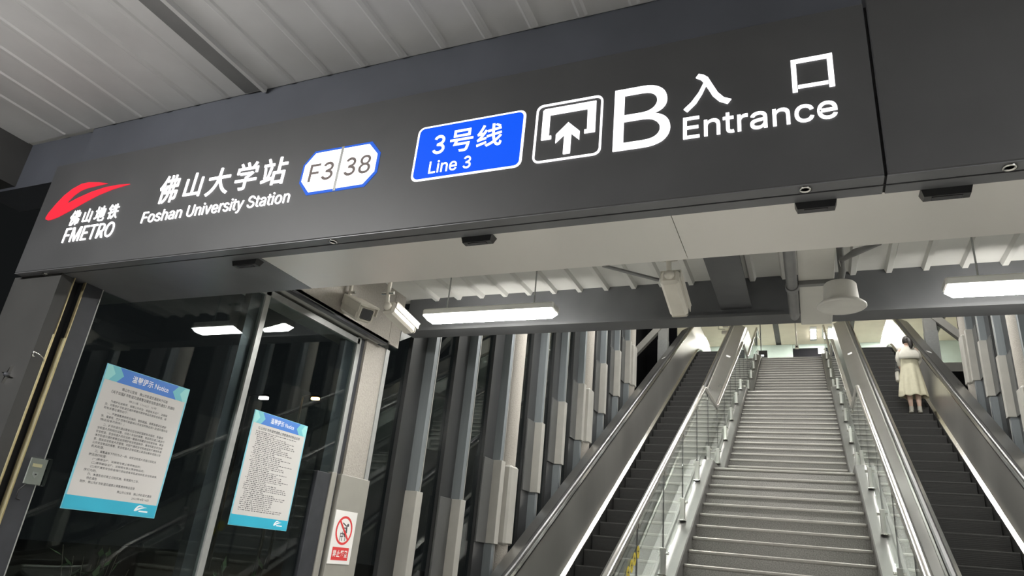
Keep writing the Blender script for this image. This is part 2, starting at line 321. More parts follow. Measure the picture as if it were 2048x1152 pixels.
# ---- lettering
LATIN = {   # letter outlines of a plain grotesque, 1/1000 em: advance, closed contours
 '8': (453, [[(226,-7),(193,-5),(163,1),(136,11),(111,25),(91,42),(74,62),(62,84),(54,109),(52,135),(53,156),(58,176),(65,195),(75,212),(87,228),(101,241),(117,252),(134,260),(153,265),(153,267),(129,276),(109,289),(93,308),(80,330),(73,354),(70,380),(73,405),(79,429),(90,450),(106,469),(124,485),(146,498),(170,508),(197,514),(226,516),(255,514),(282,508),(306,498),(328,485),(346,469),(361,450),(373,429),(379,405),(382,380),(379,354),(372,330),(359,308),(343,289),(323,276),(300,267),(300,265),(319,260),(335,252),(351,241),(365,228),(377,212),(387,195),(395,176),(399,156),(401,135),(398,109),(391,84),(378,62),(362,42),(341,25),(317,11),(289,1),(259,-5)],[(226,49),(248,50),(267,54),(285,60),(300,69),(313,79),(323,91),(331,106),(335,121),(337,139),(335,157),(330,173),(322,189),(312,202),(298,213),(283,223),(265,230),(247,234),(226,235),(206,234),(187,230),(169,223),(154,213),(140,202),(130,189),(122,173),(117,157),(115,139),(117,121),(121,106),(129,91),(139,79),(152,69),(167,60),(185,54),(205,50)],[(226,290),(244,291),(260,294),(274,300),(287,308),(298,318),(307,330),(314,344),(318,359),(319,376),(318,392),(314,407),(308,420),(299,432),(288,442),(275,449),(260,455),(244,459),(226,460),(208,459),(192,455),(177,449),(164,442),(153,432),(145,420),(138,407),(134,392),(133,376),(134,359),(138,344),(145,330),(154,318),(165,308),(178,300),(193,294),(209,291)]]),
 'B': (456, [[(60,0),(60,509),(241,509),(274,507),(304,501),(329,491),(350,477),(367,461),(381,442),(390,421),(396,398),(398,374),(397,353),(393,336),(387,320),(378,307),(368,295),(356,286),(343,278),(329,272),(315,267),(315,262),(331,260),(347,254),(363,245),(378,234),(391,220),(402,203),(411,184),(416,161),(418,136),(416,111),(410,88),(400,67),(386,48),(368,31),(344,18),(317,8),(284,2),(247,0)],[(125,57),(245,57),(281,60),(309,67),(330,80),(344,96),(353,115),(355,137),(354,153),(350,169),(342,184),(333,197),(320,209),(306,218),(289,225),(269,229),(248,231),(125,231)],[(125,285),(238,285),(256,287),(273,290),(288,296),(302,304),(314,314),(323,326),(330,340),(335,355),(336,372),(333,393),(326,412),(313,429),(294,442),(270,449),(240,452),(125,452)]]),
 'E': (419, [[(60,0),(60,509),(372,509),(372,452),(125,452),(125,286),(355,286),(355,229),(125,229),(125,57),(375,57),(375,0)]]),
 'F': (410, [[(60,0),(60,509),(369,509),(369,452),(125,452),(125,278),(346,278),(346,221),(125,221),(125,0)]]),
 'L': (393, [[(60,0),(60,509),(125,509),(125,57),(361,57),(361,0)]]),
 'M': (628, [[(60,0),(60,509),(152,509),(277,187),(287,159),(299,123),(311,84),(322,49),(307,49),(318,83),(330,121),(342,158),(352,187),(476,509),(568,509),(568,0),(504,0),(504,291),(504,327),(505,369),(506,413),(507,457),(513,457),(498,409),(482,363),(467,322),(456,291),(342,0),(286,0),(170,291),(159,321),(145,361),(129,408),(112,457),(119,457),(120,416),(121,372),(122,328),(122,291),(122,0)]]),
 'N': (523, [[(60,0),(60,509),(136,509),(343,183),(363,151),(388,107),(414,55),(405,54),(401,108),(399,157),(399,195),(399,509),(463,509),(463,0),(387,0),(202,290),(177,331),(148,381),(108,452),(119,454),(122,384),(124,328),(125,291),(125,0)]]),
 'O': (533, [[(267,-7),(225,-3),(186,7),(150,25),(119,49),(92,79),(70,115),(53,157),(44,203),(40,254),(44,305),(53,352),(70,393),(92,429),(119,459),(150,484),(186,501),(225,512),(267,516),(309,512),(348,501),(384,484),(415,459),(442,429),(464,393),(480,352),(490,305),(493,254),(490,203),(480,157),(464,115),(442,79),(415,49),(384,25),(348,7),(309,-3)],[(267,53),(296,55),(324,63),(349,76),(372,94),(392,116),(408,144),(420,176),(428,213),(430,254),(428,295),(420,332),(408,365),(392,392),(372,415),(349,433),(324,446),(296,453),(267,456),(237,453),(210,445),(184,433),(161,415),(142,392),(125,364),(113,332),(106,295),(103,254),(106,213),(113,176),(125,144),(142,117),(161,94),(184,76),(210,63),(237,55)]]),
 'R': (449, [[(60,0),(60,509),(236,509),(273,506),(305,500),(333,489),(356,473),(376,455),(390,433),(401,408),(407,381),(409,352),(407,323),(401,296),(390,271),(376,250),(356,232),(333,217),(305,206),(273,200),(236,198),(96,198),(96,255),(234,255),(258,256),(280,260),(298,267),(313,276),(325,287),(334,300),(340,316),(344,333),(345,352),(344,371),(340,389),(334,405),(325,419),(313,430),(298,440),(279,446),(258,451),(233,452),(125,452),(125,0)],[(353,0),(230,229),(303,229),(428,0)]]),
 'S': (447, [[(224,-9),(188,-7),(156,-1),(128,9),(102,23),(81,40),(64,60),(51,83),(42,109),(38,137),(104,137),(108,118),(114,102),(123,88),(136,76),(150,66),(166,59),(185,53),(204,50),(224,49),(246,50),(267,54),(286,60),(303,69),(317,79),(329,92),(338,106),(344,122),(346,139),(344,154),(340,168),(332,179),(322,189),(310,197),(296,205),(245,222),(184,239),(145,253),(112,269),(86,289),(67,313),(56,341),(52,372),(54,400),(62,425),(75,448),(92,468),(113,484),(138,498),(165,508),(195,514),(227,516),(259,514),(289,508),(316,498),(340,484),(360,468),(377,449),(390,427),(398,403),(401,378),(337,378),(332,402),(320,421),(302,437),(280,449),(254,456),(225,459),(204,457),(185,454),(167,448),(152,440),(139,430),(129,418),(121,405),(117,391),(115,376),(117,359),(122,345),(131,334),(142,324),(155,315),(169,308),(212,293),(264,279),(312,264),(328,256),(344,248),(359,238),(372,226),(384,213),(395,198),(402,180),(407,161),(408,139),(406,112),(399,87),(386,64),(370,43),(349,25),(323,11),(294,0),(261,-7)]]),
 'T': (449, [[(32,452),(32,509),(417,509),(417,452),(257,452),(257,0),(193,0),(193,452)]]),
 'U': (517, [[(259,-8),(220,-6),(186,2),(154,15),(126,33),(103,55),(85,80),(71,108),(63,140),(60,173),(60,509),(124,509),(124,178),(126,155),(132,133),(141,113),(153,95),(169,80),(187,68),(208,59),(232,53),(259,52),(285,53),(309,59),(331,68),(349,80),(364,95),(377,113),(385,133),(391,155),(393,178),(393,509),(457,509),(457,173),(454,140),(446,108),(433,80),(414,55),(391,33),(363,15),(332,2),(297,-6)]]),
 'a': (389, [[(160,-9),(137,-7),(115,-3),(94,5),(76,15),(60,29),(48,45),(38,63),(32,84),(30,108),(32,128),(36,146),(43,161),(53,174),(64,184),(78,193),(92,200),(108,206),(125,211),(178,220),(234,227),(247,229),(257,231),(265,235),(271,240),(274,246),(276,255),(276,257),(275,272),(272,285),(267,297),(260,307),(251,315),(240,322),(227,327),(212,330),(196,331),(178,330),(163,327),(149,322),(137,316),(127,309),(118,301),(110,292),(104,283),(100,274),(41,291),(51,313),(64,331),(79,346),(95,358),(114,368),(133,375),(153,380),(173,383),(194,384),(208,384),(223,382),(239,379),(255,375),(271,369),(286,360),(300,350),(312,336),(322,320),(330,301),(335,278),(337,251),(337,0),(277,0),(277,52),(272,52),(267,43),(260,34),(252,25),(242,16),(229,8),(215,1),(199,-4),(181,-7)],[(170,45),(192,47),(211,51),(228,59),(242,68),(254,80),(263,93),(270,108),(274,122),(276,138),(276,190),(272,187),(267,184),(259,182),(231,176),(200,171),(175,168),(134,159),(122,153),(112,147),(103,139),(97,130),(93,118),(92,105),(93,93),(96,82),(102,72),(109,64),(119,57),(130,52),(142,48),(156,46)]]),
 'c': (396, [[(207,-8),(174,-5),(144,3),(117,16),(93,35),(72,58),(56,85),(44,116),(37,150),(34,187),(37,225),(44,260),(56,291),(72,318),(93,341),(117,360),(144,374),(174,382),(207,384),(226,384),(243,381),(260,377),(276,371),(291,364),(305,356),(318,346),(330,335),(340,322),(349,308),(356,293),(362,277),(303,262),(300,272),(295,281),(290,289),(284,297),(278,304),(270,311),(261,316),(252,321),(242,325),(231,328),(220,329),(207,330),(184,328),(163,321),(145,310),(130,296),(118,278),(108,258),(102,236),(98,212),(96,187),(98,163),(102,139),(108,117),(118,97),(130,80),(145,66),(163,55),(184,49),(207,46),(220,47),(232,49),(243,52),(253,55),(262,60),(271,66),(279,73),(285,80),(292,89),(297,98),(301,107),(304,117),(363,102),(357,86),(350,70),(341,56),(331,43),(319,32),(306,21),(292,12),(277,5),(261,-1),(244,-5),(226,-7)]]),
 'e': (404, [[(212,-8),(177,-5),(145,3),(117,16),(92,35),(72,58),(56,85),(44,116),(37,150),(34,187),(36,224),(44,258),(55,290),(71,317),(91,340),(115,359),(142,373),(172,382),(205,384),(226,383),(246,380),(266,374),(285,366),(303,355),(319,341),(334,324),(347,305),(357,282),(365,256),(370,227),(371,194),(371,169),(75,169),(75,221),(338,221),(310,202),(308,226),(304,248),(298,269),(288,286),(277,301),(263,314),(246,323),(227,328),(205,330),(183,328),(164,323),(146,313),(131,301),(119,286),(109,270),(102,251),(97,231),(96,211),(96,178),(98,151),(102,127),(110,106),(121,88),(135,73),(151,61),(169,53),(190,48),(212,46),(227,47),(241,49),(254,53),(265,58),(276,65),(285,73),(294,82),(300,93),(306,105),(365,91),(358,72),(348,55),(335,39),(320,26),(302,14),(283,4),(261,-3),(237,-7)]]),
 'h': (410, [[(114,227),(114,0),(53,0),(53,509),(114,509),(114,287),(102,287),(116,319),(132,344),(152,362),(175,374),(200,382),(227,384),(252,383),(275,377),(295,369),(313,356),(328,340),(341,321),(350,298),(355,271),(357,240),(357,0),(296,0),(296,235),(293,263),(286,286),(273,304),(256,318),(235,326),(210,329),(192,328),(176,324),(161,317),(147,308),(136,297),(126,283),(119,266),(115,248)]]),
 'i': (167, [[(53,0),(53,379),(114,379),(114,0)],[(84,443),(73,444),(63,448),(54,455),(47,463),(43,472),(41,483),(43,494),(47,504),(54,512),(63,518),(73,522),(84,524),(95,522),(105,518),(114,512),(121,504),(125,494),(126,483),(125,472),(121,463),(114,455),(105,448),(95,444)]]),
 'n': (410, [[(114,227),(114,0),(53,0),(53,379),(112,379),(112,287),(102,287),(116,319),(132,344),(152,362),(175,374),(200,382),(227,384),(252,383),(275,377),(295,369),(313,356),(328,340),(341,321),(350,298),(355,271),(357,240),(357,0),(296,0),(296,235),(293,263),(286,286),(273,304),(256,318),(235,326),(210,329),(192,328),(176,324),(161,317),(147,308),(136,297),(126,283),(119,266),(115,248)]]),
 'o': (415, [[(207,-8),(174,-5),(144,3),(117,16),(93,35),(72,58),(56,85),(44,116),(37,150),(34,187),(37,225),(44,260),(56,291),(72,318),(93,341),(117,360),(144,374),(174,382),(207,384),(241,382),(271,374),(299,360),(323,341),(343,318),(359,291),(371,260),(379,225),(381,187),(379,150),(371,116),(359,85),(343,58),(323,35),(299,16),(271,3),(241,-5)],[(207,46),(231,49),(252,55),(270,66),(285,80),(298,97),(307,117),(314,139),(318,163),(319,187),(318,212),(314,236),(307,258),(298,278),(285,296),(270,310),(252,321),(231,328),(207,330),(184,328),(163,321),(145,310),(130,296),(118,278),(108,258),(102,236),(98,212),(96,187),(98,163),(102,139),(108,117),(118,97),(130,80),(145,66),(163,55),(184,49)]]),
 'r': (259, [[(53,0),(53,379),(112,379),(112,321),(115,321),(124,339),(137,354),(152,367),(171,377),(191,383),(213,385),(229,384),(243,384),(243,322),(230,324),(207,326),(190,324),(174,321),(159,315),(146,306),(135,296),(126,284),(119,269),(115,254),(114,237),(114,0)]]),
 's': (365, [[(182,-8),(157,-7),(133,-3),(112,3),(93,12),(76,24),(62,38),(50,54),(41,73),(36,94),(94,107),(101,87),(111,72),(124,60),(141,52),(160,47),(181,45),(206,47),(227,53),(244,62),(258,74),(265,88),(268,103),(266,115),(262,126),(254,136),(243,144),(229,150),(212,155),(149,170),(118,180),(92,192),(72,208),(58,227),(50,249),(47,274),(49,295),(55,314),(65,332),(79,347),(95,360),(115,370),(137,378),(161,383),(187,384),(212,383),(234,379),(254,372),(271,363),(286,352),(299,339),(309,324),(318,308),(324,290),(268,277),(262,291),(254,304),(243,316),(228,325),(210,331),(187,333),(166,331),(147,326),(131,317),(119,305),(111,292),(109,277),(110,264),(115,253),(124,243),(136,235),(152,229),(172,223),(229,209),(261,200),(287,187),(306,171),(320,153),(328,131),(331,107),(329,85),(323,65),(312,47),(298,31),(281,18),(260,6),(236,-2),(210,-7)]]),
 't': (227, [[(204,379),(204,327),(6,327),(6,379)],[(65,471),(126,471),(126,98),(127,83),(130,70),(136,61),(144,55),(156,51),(170,50),(185,51),(202,54),(213,2),(192,-3),(168,-4),(138,-1),(113,7),(92,21),(77,41),(68,64),(65,93)]]),
 'v': (389, [[(163,0),(17,379),(84,379),(165,155),(187,87),(206,21),(184,21),(203,87),(224,155),(305,379),(371,379),(226,0)]]),
 'y': (389, [[(47,-139),(61,-86),(71,-87),(83,-89),(94,-90),(104,-89),(113,-86),(122,-81),(130,-74),(138,-64),(145,-51),(151,-36),(163,-1),(17,379),(84,379),(165,155),(187,87),(206,21),(184,21),(202,87),(224,155),(305,379),(371,379),(204,-58),(196,-77),(187,-93),(177,-107),(165,-119),(153,-128),(139,-136),(125,-141),(109,-144),(91,-145),(65,-143)]]),
}
def _three():
    """a round-topped 3 as one stroked path"""
    c = []
    for i in range(15): a = R(158 - 248 * i / 14); c.append((222 + 124 * math.cos(a), 376 + 108 * math.sin(a), a))
    for i in range(17): a = R(90 - 252 * i / 16); c.append((222 + 141 * math.cos(a), 136 + 112 * math.sin(a), a))
    o_ = [(x + 32 * math.cos(a), y + 32 * math.sin(a)) for x, y, a in c]; i_ = [(x - 32 * math.cos(a), y - 32 * math.sin(a)) for x, y, a in c]
    up_o, lo_o, up_i, lo_i = o_[:14], o_[16:][2:], i_[:15], i_[15:]
    return [(round(x), round(y)) for x, y in up_o[:-1] + [(292, 262)] + lo_o + lo_i[::-1][:-1] + [(165, 276), (165, 224)][::-1] + up_i[::-1][1:]]
LATIN['3'] = (453, [_three()])
_TC = {}
def glyphs(text, res=3, off=0.0):
    """outline of a text as (verts2d, faces)"""
    key = (text, res, off)
    if key in _TC: return _TC[key]
    if all(c in LATIN or c == ' ' for c in text):
        cu = bpy.data.curves.new('t', 'CURVE'); x = 0
        for c in text:
            if c == ' ': x += 200; continue
            adv, loops = LATIN[c]
            for lp_ in loops:
                s_ = cu.splines.new('POLY'); s_.points.add(len(lp_) - 1); s_.use_cyclic_u = True
                for p_, (a, b) in zip(s_.points, lp_): p_.co = ((x + a) / 1000, b / 1000, 0, 1)
            x += adv
    else:
        cu = bpy.data.curves.new('t', 'FONT'); cu.body = text; cu.resolution_u = res
    cu.dimensions = '2D'; cu.fill_mode = 'FRONT'; cu.offset = off
    ob = bpy.data.objects.new('t', cu); COL.objects.link(ob)
    dg = bpy.context.evaluated_depsgraph_get(); dg.update()
    me = bpy.data.meshes.new_from_object(ob.evaluated_get(dg))
    vs = [(v.co.x, v.co.y) for v in me.vertices]; fs = [tuple(p.vertices) for p in me.polygons]
    bpy.data.objects.remove(ob); bpy.data.curves.remove(cu); bpy.data.meshes.remove(me)
    _TC[key] = (vs, fs)
    return vs, fs
def text_into(mb, text, box, plane, c, d=0.0, res=3, off=0.0, mi=0, keep=False):
    """ink box of the text is fitted to box (u0,u1,v0,v1); keep=True: only the width is scaled down when too long"""
    vs, fs = glyphs(text, res, off)
    if not vs: return
    xs = [v[0] for v in vs]; ys = [v[1] for v in vs]
    x0, x1, y0, y1 = min(xs), max(xs), min(ys), max(ys)
    u0, u1, v0, v1 = box
    su = (u1 - u0) / max(1e-6, x1 - x0); sv = (v1 - v0) / max(1e-6, y1 - y0)
    if keep: sv = v1; su = min(sv, su)
    def mp(u, v, w): return {'Y-': (u, c - w, v), 'X+': (c + w, u, v), 'X-': (c - w, -u, v)}[plane]
    P2 = [(u0 + (a - x0) * su, (v0 + b * sv) if keep else v0 + (b - y0) * sv) for a, b in vs]
    if d == 0.0:
        mb.add([mp(u, v, 0) for u, v in P2], fs, mi); return
    n = len(P2); F = [tuple(f) for f in fs]
    edges = {}
    for f in F:
        for i in range(len(f)):
            a, b = f[i], f[(i + 1) % len(f)]
            if (b, a) in edges: del edges[(b, a)]
            else: edges[(a, b)] = 1
    mb.add([mp(u, v, 0) for u, v in P2] + [mp(u, v, d) for u, v in P2],
           [tuple(i + n for i in f) for f in F] + [(a, b, b + n, a + n) for a, b in edges], mi)

def rrect(u0, u1, v0, v1, r, k=5):
    pts = []
    for cx, cy, a0 in ((u1 - r, v1 - r, 0), (u0 + r, v1 - r, 90), (u0 + r, v0 + r, 180), (u1 - r, v0 + r, 270)):
        for i in range(k + 1):
            a = R(a0 + 90 * i / k); pts.append((cx + r * math.cos(a), cy + r * math.sin(a)))
    return pts

# =================================================================== THE SHELL
SIGN_Y, SOF_Z = 2.15, 2.86
DECK_Z = 3.95                 # underside of the low canopy's sheet roof
BEAM_Y = 5.42                 # transverse beam ending the low canopy
GX, GXR = -3.80, 3.02         # glass walls left / right
XC = -0.39                    # centre line of the stairs
HALL_Z, HALL_C = 8.96, 12.0

# ground and floors
struct(MB().box(-45, 30, -12, 60, -0.3, -0.02).build('floor_ground', 'soil'), 'dark ground around the station entrance', 'ground')
fl = root('floor', (0, 0, 0), 'grey tiled floor of the entrance lobby', 'floor')
ft = MB().box(-0.596, 0.596, -0.596, 0.596, -0.02, 0).mesh('tile', 'floor_tile', Vector((0, 0, 0)))
for i in range(7):
    for j in range(12): link(ft, 'tile', fl, (-3.1 + 1.2 * i, -5.5 + 1.2 * j, 0))

# low canopy roof: sheet deck with downward ribs
cl = struct(MB().box(-4.95, 5.6, -4.5, BEAM_Y + 0.1, DECK_Z, DECK_Z + 0.06).build('ceiling', 'roof_white'), 'pale ribbed sheet roof of the low entrance canopy', 'roof')
rb = MB()
rb.sweep([(-0.032, 0.001), (-0.018, -0.034), (0.018, -0.034), (0.032, 0.001)], [(2.75, DECK_Z), (BEAM_Y + 0.02, DECK_Z)], 0, 1)
rbm = rb.mesh('rib', 'roof_white', Vector((0, 0, 0)))
rf = MB(); rf.sweep([(-0.034, 0.001), (-0.012, -0.011), (0.012, -0.011), (0.034, 0.001)], [(-4.4, DECK_Z), (2.26, DECK_Z)], 0, 1)
rfm = rf.mesh('rib', 'canopy_grey', Vector((0, 0, 0)))
x = -3.31
while x < 3.0:
    link(rbm, 'rib', cl, (x, 0, 0)); x += 0.247
x = -4.44
while x < 5.4:
    if abs(x + 2.72) > 0.1: link(rfm, 'rib', cl, (x, 0, 0))
    x += 0.2405
# front part of the soffit is the greyer canopy lining, with a dark groove
MB().box(-4.95, 5.6, -4.5, 2.27, DECK_Z - 0.004, DECK_Z + 0.001).build('lining', 'canopy_grey', cl)
MB().box(-2.85, -2.72, -4.4, 2.26, DECK_Z - 0.012, DECK_Z - 0.003).build('groove', 'canopy_groove', cl)
MB().box(-2.715, -2.69, -4.4, 2.26, DECK_Z - 0.035, DECK_Z - 0.003).build('rib', 'canopy_grey', cl)
# eave beam left of the canopy
struct(MB().box(-5.15, -4.82, -4.5, 2.35, 3.62, DECK_Z).build('trim_1', 'pillar_grey'), 'grey eave beam along the left edge of the canopy', 'beam')
# dark beam behind the sign
struct(MB().box(-4.16, 5.6, 2.275, 2.55, 2.88, DECK_Z).box(-5.15, -4.16, 2.30, 2.55, 3.60, DECK_Z).build('wall_front', 'beam_blue'), 'dark beam wall behind the illuminated sign', 'wall')

# header underside: dark strip with the shutter slot, then brushed steel panels
ds = root('trim_2', (0, 2.15, SOF_Z), 'dark underside strip of the sign header with a shutter slot', 'soffit')
for xa, xb in ((-4.15, 0.276), (0.284, 5.4)):
    MB().box(xa, xb, 2.152, 2.205, SOF_Z, SOF_Z + 0.0035).build('strip', 'dark_strip', ds)
    MB().box(xa, xb, 2.209, 2.262, SOF_Z - 0.003, SOF_Z + 0.0035).build('strip', 'dark_strip', ds)
MB().box(-4.15, 5.4, 2.205, 2.209, SOF_Z + 0.001, SOF_Z + 0.0035).build('slot', 'slot_black', ds)
sp = root('trim_3', (0, 2.27, SOF_Z), 'brushed stainless soffit panels behind the sign header, leftmost one coloured dark for a reflection', 'soffit')
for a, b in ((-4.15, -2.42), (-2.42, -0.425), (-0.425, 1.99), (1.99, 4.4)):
    MB().box(a + 0.0015, b - 0.0015, 2.262, 2.665, SOF_Z + 0.002, SOF_Z + 0.02).build('panel', 'steel_soffit' if a > -3 else 'dark_strip', sp)  # leftmost panel coloured dark, a dim reflection painted in
MB().box(-4.15, 4.4, 2.645, 2.665, SOF_Z + 0.02, 3.4).build('back_plate', 'roof_white', sp)

# transverse beam at the end of the low canopy and a lengthwise beam
struct(MB().box(-3.62, 3.0, BEAM_Y, BEAM_Y + 0.03, 3.61, DECK_Z).box(-3.62, 3.0, BEAM_Y - 0.06, BEAM_Y + 0.16, 3.595, 3.62).build('trim_4', 'beam_dark'), 'dark steel beam crossing above the foot of the stairs', 'beam')
struct(MB().box(-0.60, -0.36, 2.75, BEAM_Y - 0.002, 3.68, 3.70).box(-0.50, -0.46, 2.75, BEAM_Y - 0.002, 3.70, DECK_Z - 0.036).build('trim_5', 'beam_dark'), 'dark lengthwise roof beam beside the hanging duct', 'beam')

# sloping roof over the escalators, hall ceiling
def slope_box(x0, x1, y0, z0, y1, z1, t):
    return MB().add([(x0, y0, z0), (x1, y0, z0), (x1, y1, z1), (x0, y1, z1), (x0, y0, z0 + t), (x1, y0, z0 + t), (x1, y1, z1 + t), (x0, y1, z1 + t)],
                    [(0, 1, 2, 3), (7, 6, 5, 4), (0, 4, 5, 1), (1, 5, 6, 2), (2, 6, 7, 3), (3, 7, 4, 0)])
struct(slope_box(-5.0, 4.3, BEAM_Y + 0.1, 4.1, 19.1, HALL_C, 0.1).build('ceiling_slope', 'roof_white'), 'sloping pale roof above the escalators', 'roof')
struct(slope_box(-4.1, -3.68, BEAM_Y + 0.02, 3.52, 17.6, 10.55, 0.16).build('trim_6', 'frame_alu'), 'rising eave beam above the left column wall', 'beam')
struct(slope_box(2.90, 3.32, BEAM_Y + 0.02, 3.52, 17.6, 10.55, 0.16).build('trim_7', 'frame_alu'), 'rising eave beam above the right column wall', 'beam')
# left eave of the low canopy: grey underside and a lit inner face
ev = root('trim_8', (GX, 3, 3.4), 'white eave fascia above the left glass wall', 'fascia')
MB().box(-4.2, -3.635, 2.665, 5.20, 3.415, 3.435).build('soffit_strip', 'fin_light', ev)
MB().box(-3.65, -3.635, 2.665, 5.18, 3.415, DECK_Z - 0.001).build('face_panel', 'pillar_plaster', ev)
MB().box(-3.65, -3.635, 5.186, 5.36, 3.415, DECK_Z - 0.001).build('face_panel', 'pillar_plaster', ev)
MB().box(-3.72, -3.66, 2.665, 5.2, 3.40, 3.416).build('shadow_gap', 'frame_dark', ev)

# =================================================================== STATION SIGN
sg = thing('station_sign', (-1.0, SIGN_Y, SOF_Z), 'long dark illuminated station entrance sign above the opening', 'sign')
SF = SIGN_Y - 0.0
MB().bbox(-4.15, 0.276, SF, SF + 0.10, SOF_Z + 0.004, 3.585, 0.004).build('panel', 'fascia', sg)
pr = MB().bbox(0.286, 5.4, SF, SF + 0.10, SOF_Z + 0.004, 3.69, 0.004).build('panel', 'fascia', sg); pr['label'] = 'blank right-hand panel of the sign'
MB().box(0.276, 0.286, SF + 0.02, SF + 0.10, SOF_Z + 0.01, 3.58).build('joint', 'slot_black', sg)
LY, LD = SF + 0.001, 0.006
def sign_text(text, box, name, mtl='letter_white', off=0.0, parent=sg, res=6, d=LD):
    mb = MB(); text_into(mb, text, box, 'Y-', LY, d, res, off); return mb.build(name, mtl, parent)
swoosh = [(-4.056, 3.213), (-4.05, 3.200), (-4.03, 3.193), (-4.004, 3.192), (-3.948, 3.202), (-3.865, 3.231), (-3.744, 3.278), (-3.645, 3.312), (-3.538, 3.335), (-3.405, 3.350),
          (-3.503, 3.358), (-3.607, 3.357), (-3.718, 3.342), (-3.824, 3.315), (-3.91, 3.284), (-3.903, 3.305), (-3.871, 3.338), (-3.824, 3.364), (-3.774, 3.374),
          (-3.697, 3.378), (-3.604, 3.382), (-3.684, 3.400), (-3.775, 3.413), (-3.836, 3.412), (-3.907, 3.386), (-3.963, 3.348), (-4.009, 3.296), (-4.045, 3.244)]
lo = MB().prism(swoosh, 'Y-', LY, LD).build('logo_swoosh', 'letter_red', sg); lo['label'] = 'red winged swoosh logo'
for ch, b in zip('佛山地铁', ((-3.822, -3.742, 3.131, 3.228), (-3.708, -3.642, 3.137, 3.226), (-3.612, -3.530, 3.134, 3.230), (-3.505, -3.424, 3.137, 3.230))):
    sign_text(ch, b, 'character', off=0.0)
sign_text('FMETRO', (-3.818, -3.410, 3.022, 3.116), 'lettering', off=0.0)
for ch, b in zip('佛山大学站', ((-3.140, -3.003, 3.185, 3.357), (-2.950, -2.830, 3.198, 3.345), (-2.790, -2.636, 3.186, 3.348), (-2.598, -2.458, 3.192, 3.354), (-2.424, -2.272, 3.194, 3.352))):
    sign_text(ch, b, 'character', off=0.007)
sign_text('Foshan', (-3.208, -2.916, 3.078, 3.146), 'word')
sign_text('University', (-2.878, -2.497, 3.060, 3.148), 'word')
sign_text('Station', (-2.470, -2.208, 3.079, 3.148), 'word')
# line badge F3 | 38
bo = [(-2.114, 3.349), (-1.785, 3.350), (-1.727, 3.281), (-1.726, 3.175), (-1.782, 3.107), (-2.110, 3.105), (-2.170, 3.178), (-2.169, 3.278)]
cx, cz = -1.948, 3.2275
bi = [(cx + (u - cx) * 0.935, cz + (v - cz) * 0.885) for u, v in bo]
bd = MB().prism(bo, 'Y-', LY, 0.004).build('badge_border', 'badge_blue', sg); bd['label'] = 'blue eight-sided line code badge'
def half(side):
    pts = [p for p in bi if (p[0] < cx) == (side < 0)]
    c1 = cx - 0.008 if side < 0 else cx + 0.008
    zt, zb = max(p[1] for p in bi), min(p[1] for p in bi)
    if side < 0: return [(c1, zb)] + [pts[1], pts[2], pts[3], pts[0]] + [(c1, zt)] if False else [(c1, zt), bi[0], bi[7], bi[6], bi[5], (c1, zb)]
    return [(c1, zb), bi[4], bi[3], bi[2], bi[1], (c1, zt)]
for sd in (-1, 1):
    h_ = MB().prism(half(sd), 'Y-', LY - 0.004, 0.003).build('badge_face', 'letter_white', bd)
MB().box(cx - 0.007, cx + 0.007, LY - 0.0065, LY - 0.004, 3.107, 3.348).build('badge_divider', 'frame_alu', bd)
for t_, b in (('F3', (-2.117, -1.975, 3.172, 3.272)), ('38', (-1.912, -1.766, 3.176, 3.276))):
    mb = MB(); text_into(mb, t_, b, 'Y-', LY - 0.0075, 0.001, 6, 0.006); mb.build('code', 'badge_digit', bd)
# blue line plate
pl = MB().prism(rrect(-1.537, -1.011, 3.093, 3.377, 0.032), 'Y-', LY, 0.003).build('line_plate', 'letter_white', sg); pl['label'] = 'blue rounded plate with white border reading 3号线 Line 3'
MB().prism(rrect(-1.526, -1.022, 3.103, 3.367, 0.024), 'Y-', LY - 0.003, 0.002).build('plate_face', 'letter_blue', pl)
for t_, b, o_ in (('3', (-1.446, -1.387, 3.219, 3.317), 0.004), ('号', (-1.362, -1.250, 3.213, 3.328), 0.010), ('线', (-1.231, -1.112, 3.215, 3.330), 0.010), ('Line 3', (-1.449, -1.245, 3.122, 3.185), 0.004)):
    mb = MB(); text_into(mb, t_, b, 'Y-', LY - 0.005, 0.002, 6, o_); mb.build('lettering', 'letter_white', pl)
# entrance pictogram
pg = MB().ring(rrect(-0.963, -0.676, 3.097, 3.381, 0.03), rrect(-0.955, -0.684, 3.105, 3.373, 0.023), 'Y-', LY, LD).build('pictogram_frame', 'letter_white', sg)
MB().prism([(-0.932, 3.205), (-0.933, 3.350), (-0.924, 3.357), (-0.705, 3.357), (-0.704, 3.207), (-0.748, 3.207), (-0.748, 3.224), (-0.737, 3.224), (-0.739, 3.324), (-0.901, 3.324), (-0.900, 3.221), (-0.889, 3.221), (-0.889, 3.205)], 'Y-', LY, LD).build('doorway_mark', 'letter_white', pg)
MB().prism([(-0.818, 3.273), (-0.768, 3.222), (-0.768, 3.181), (-0.803, 3.216), (-0.803, 3.123), (-0.832, 3.123), (-0.832, 3.216), (-0.868, 3.181), (-0.868, 3.222)], 'Y-', LY, LD).build('arrow', 'letter_white', pg)
sign_text('B', (-0.628, -0.408, 3.100, 3.387), 'letter', off=0.0, res=10)
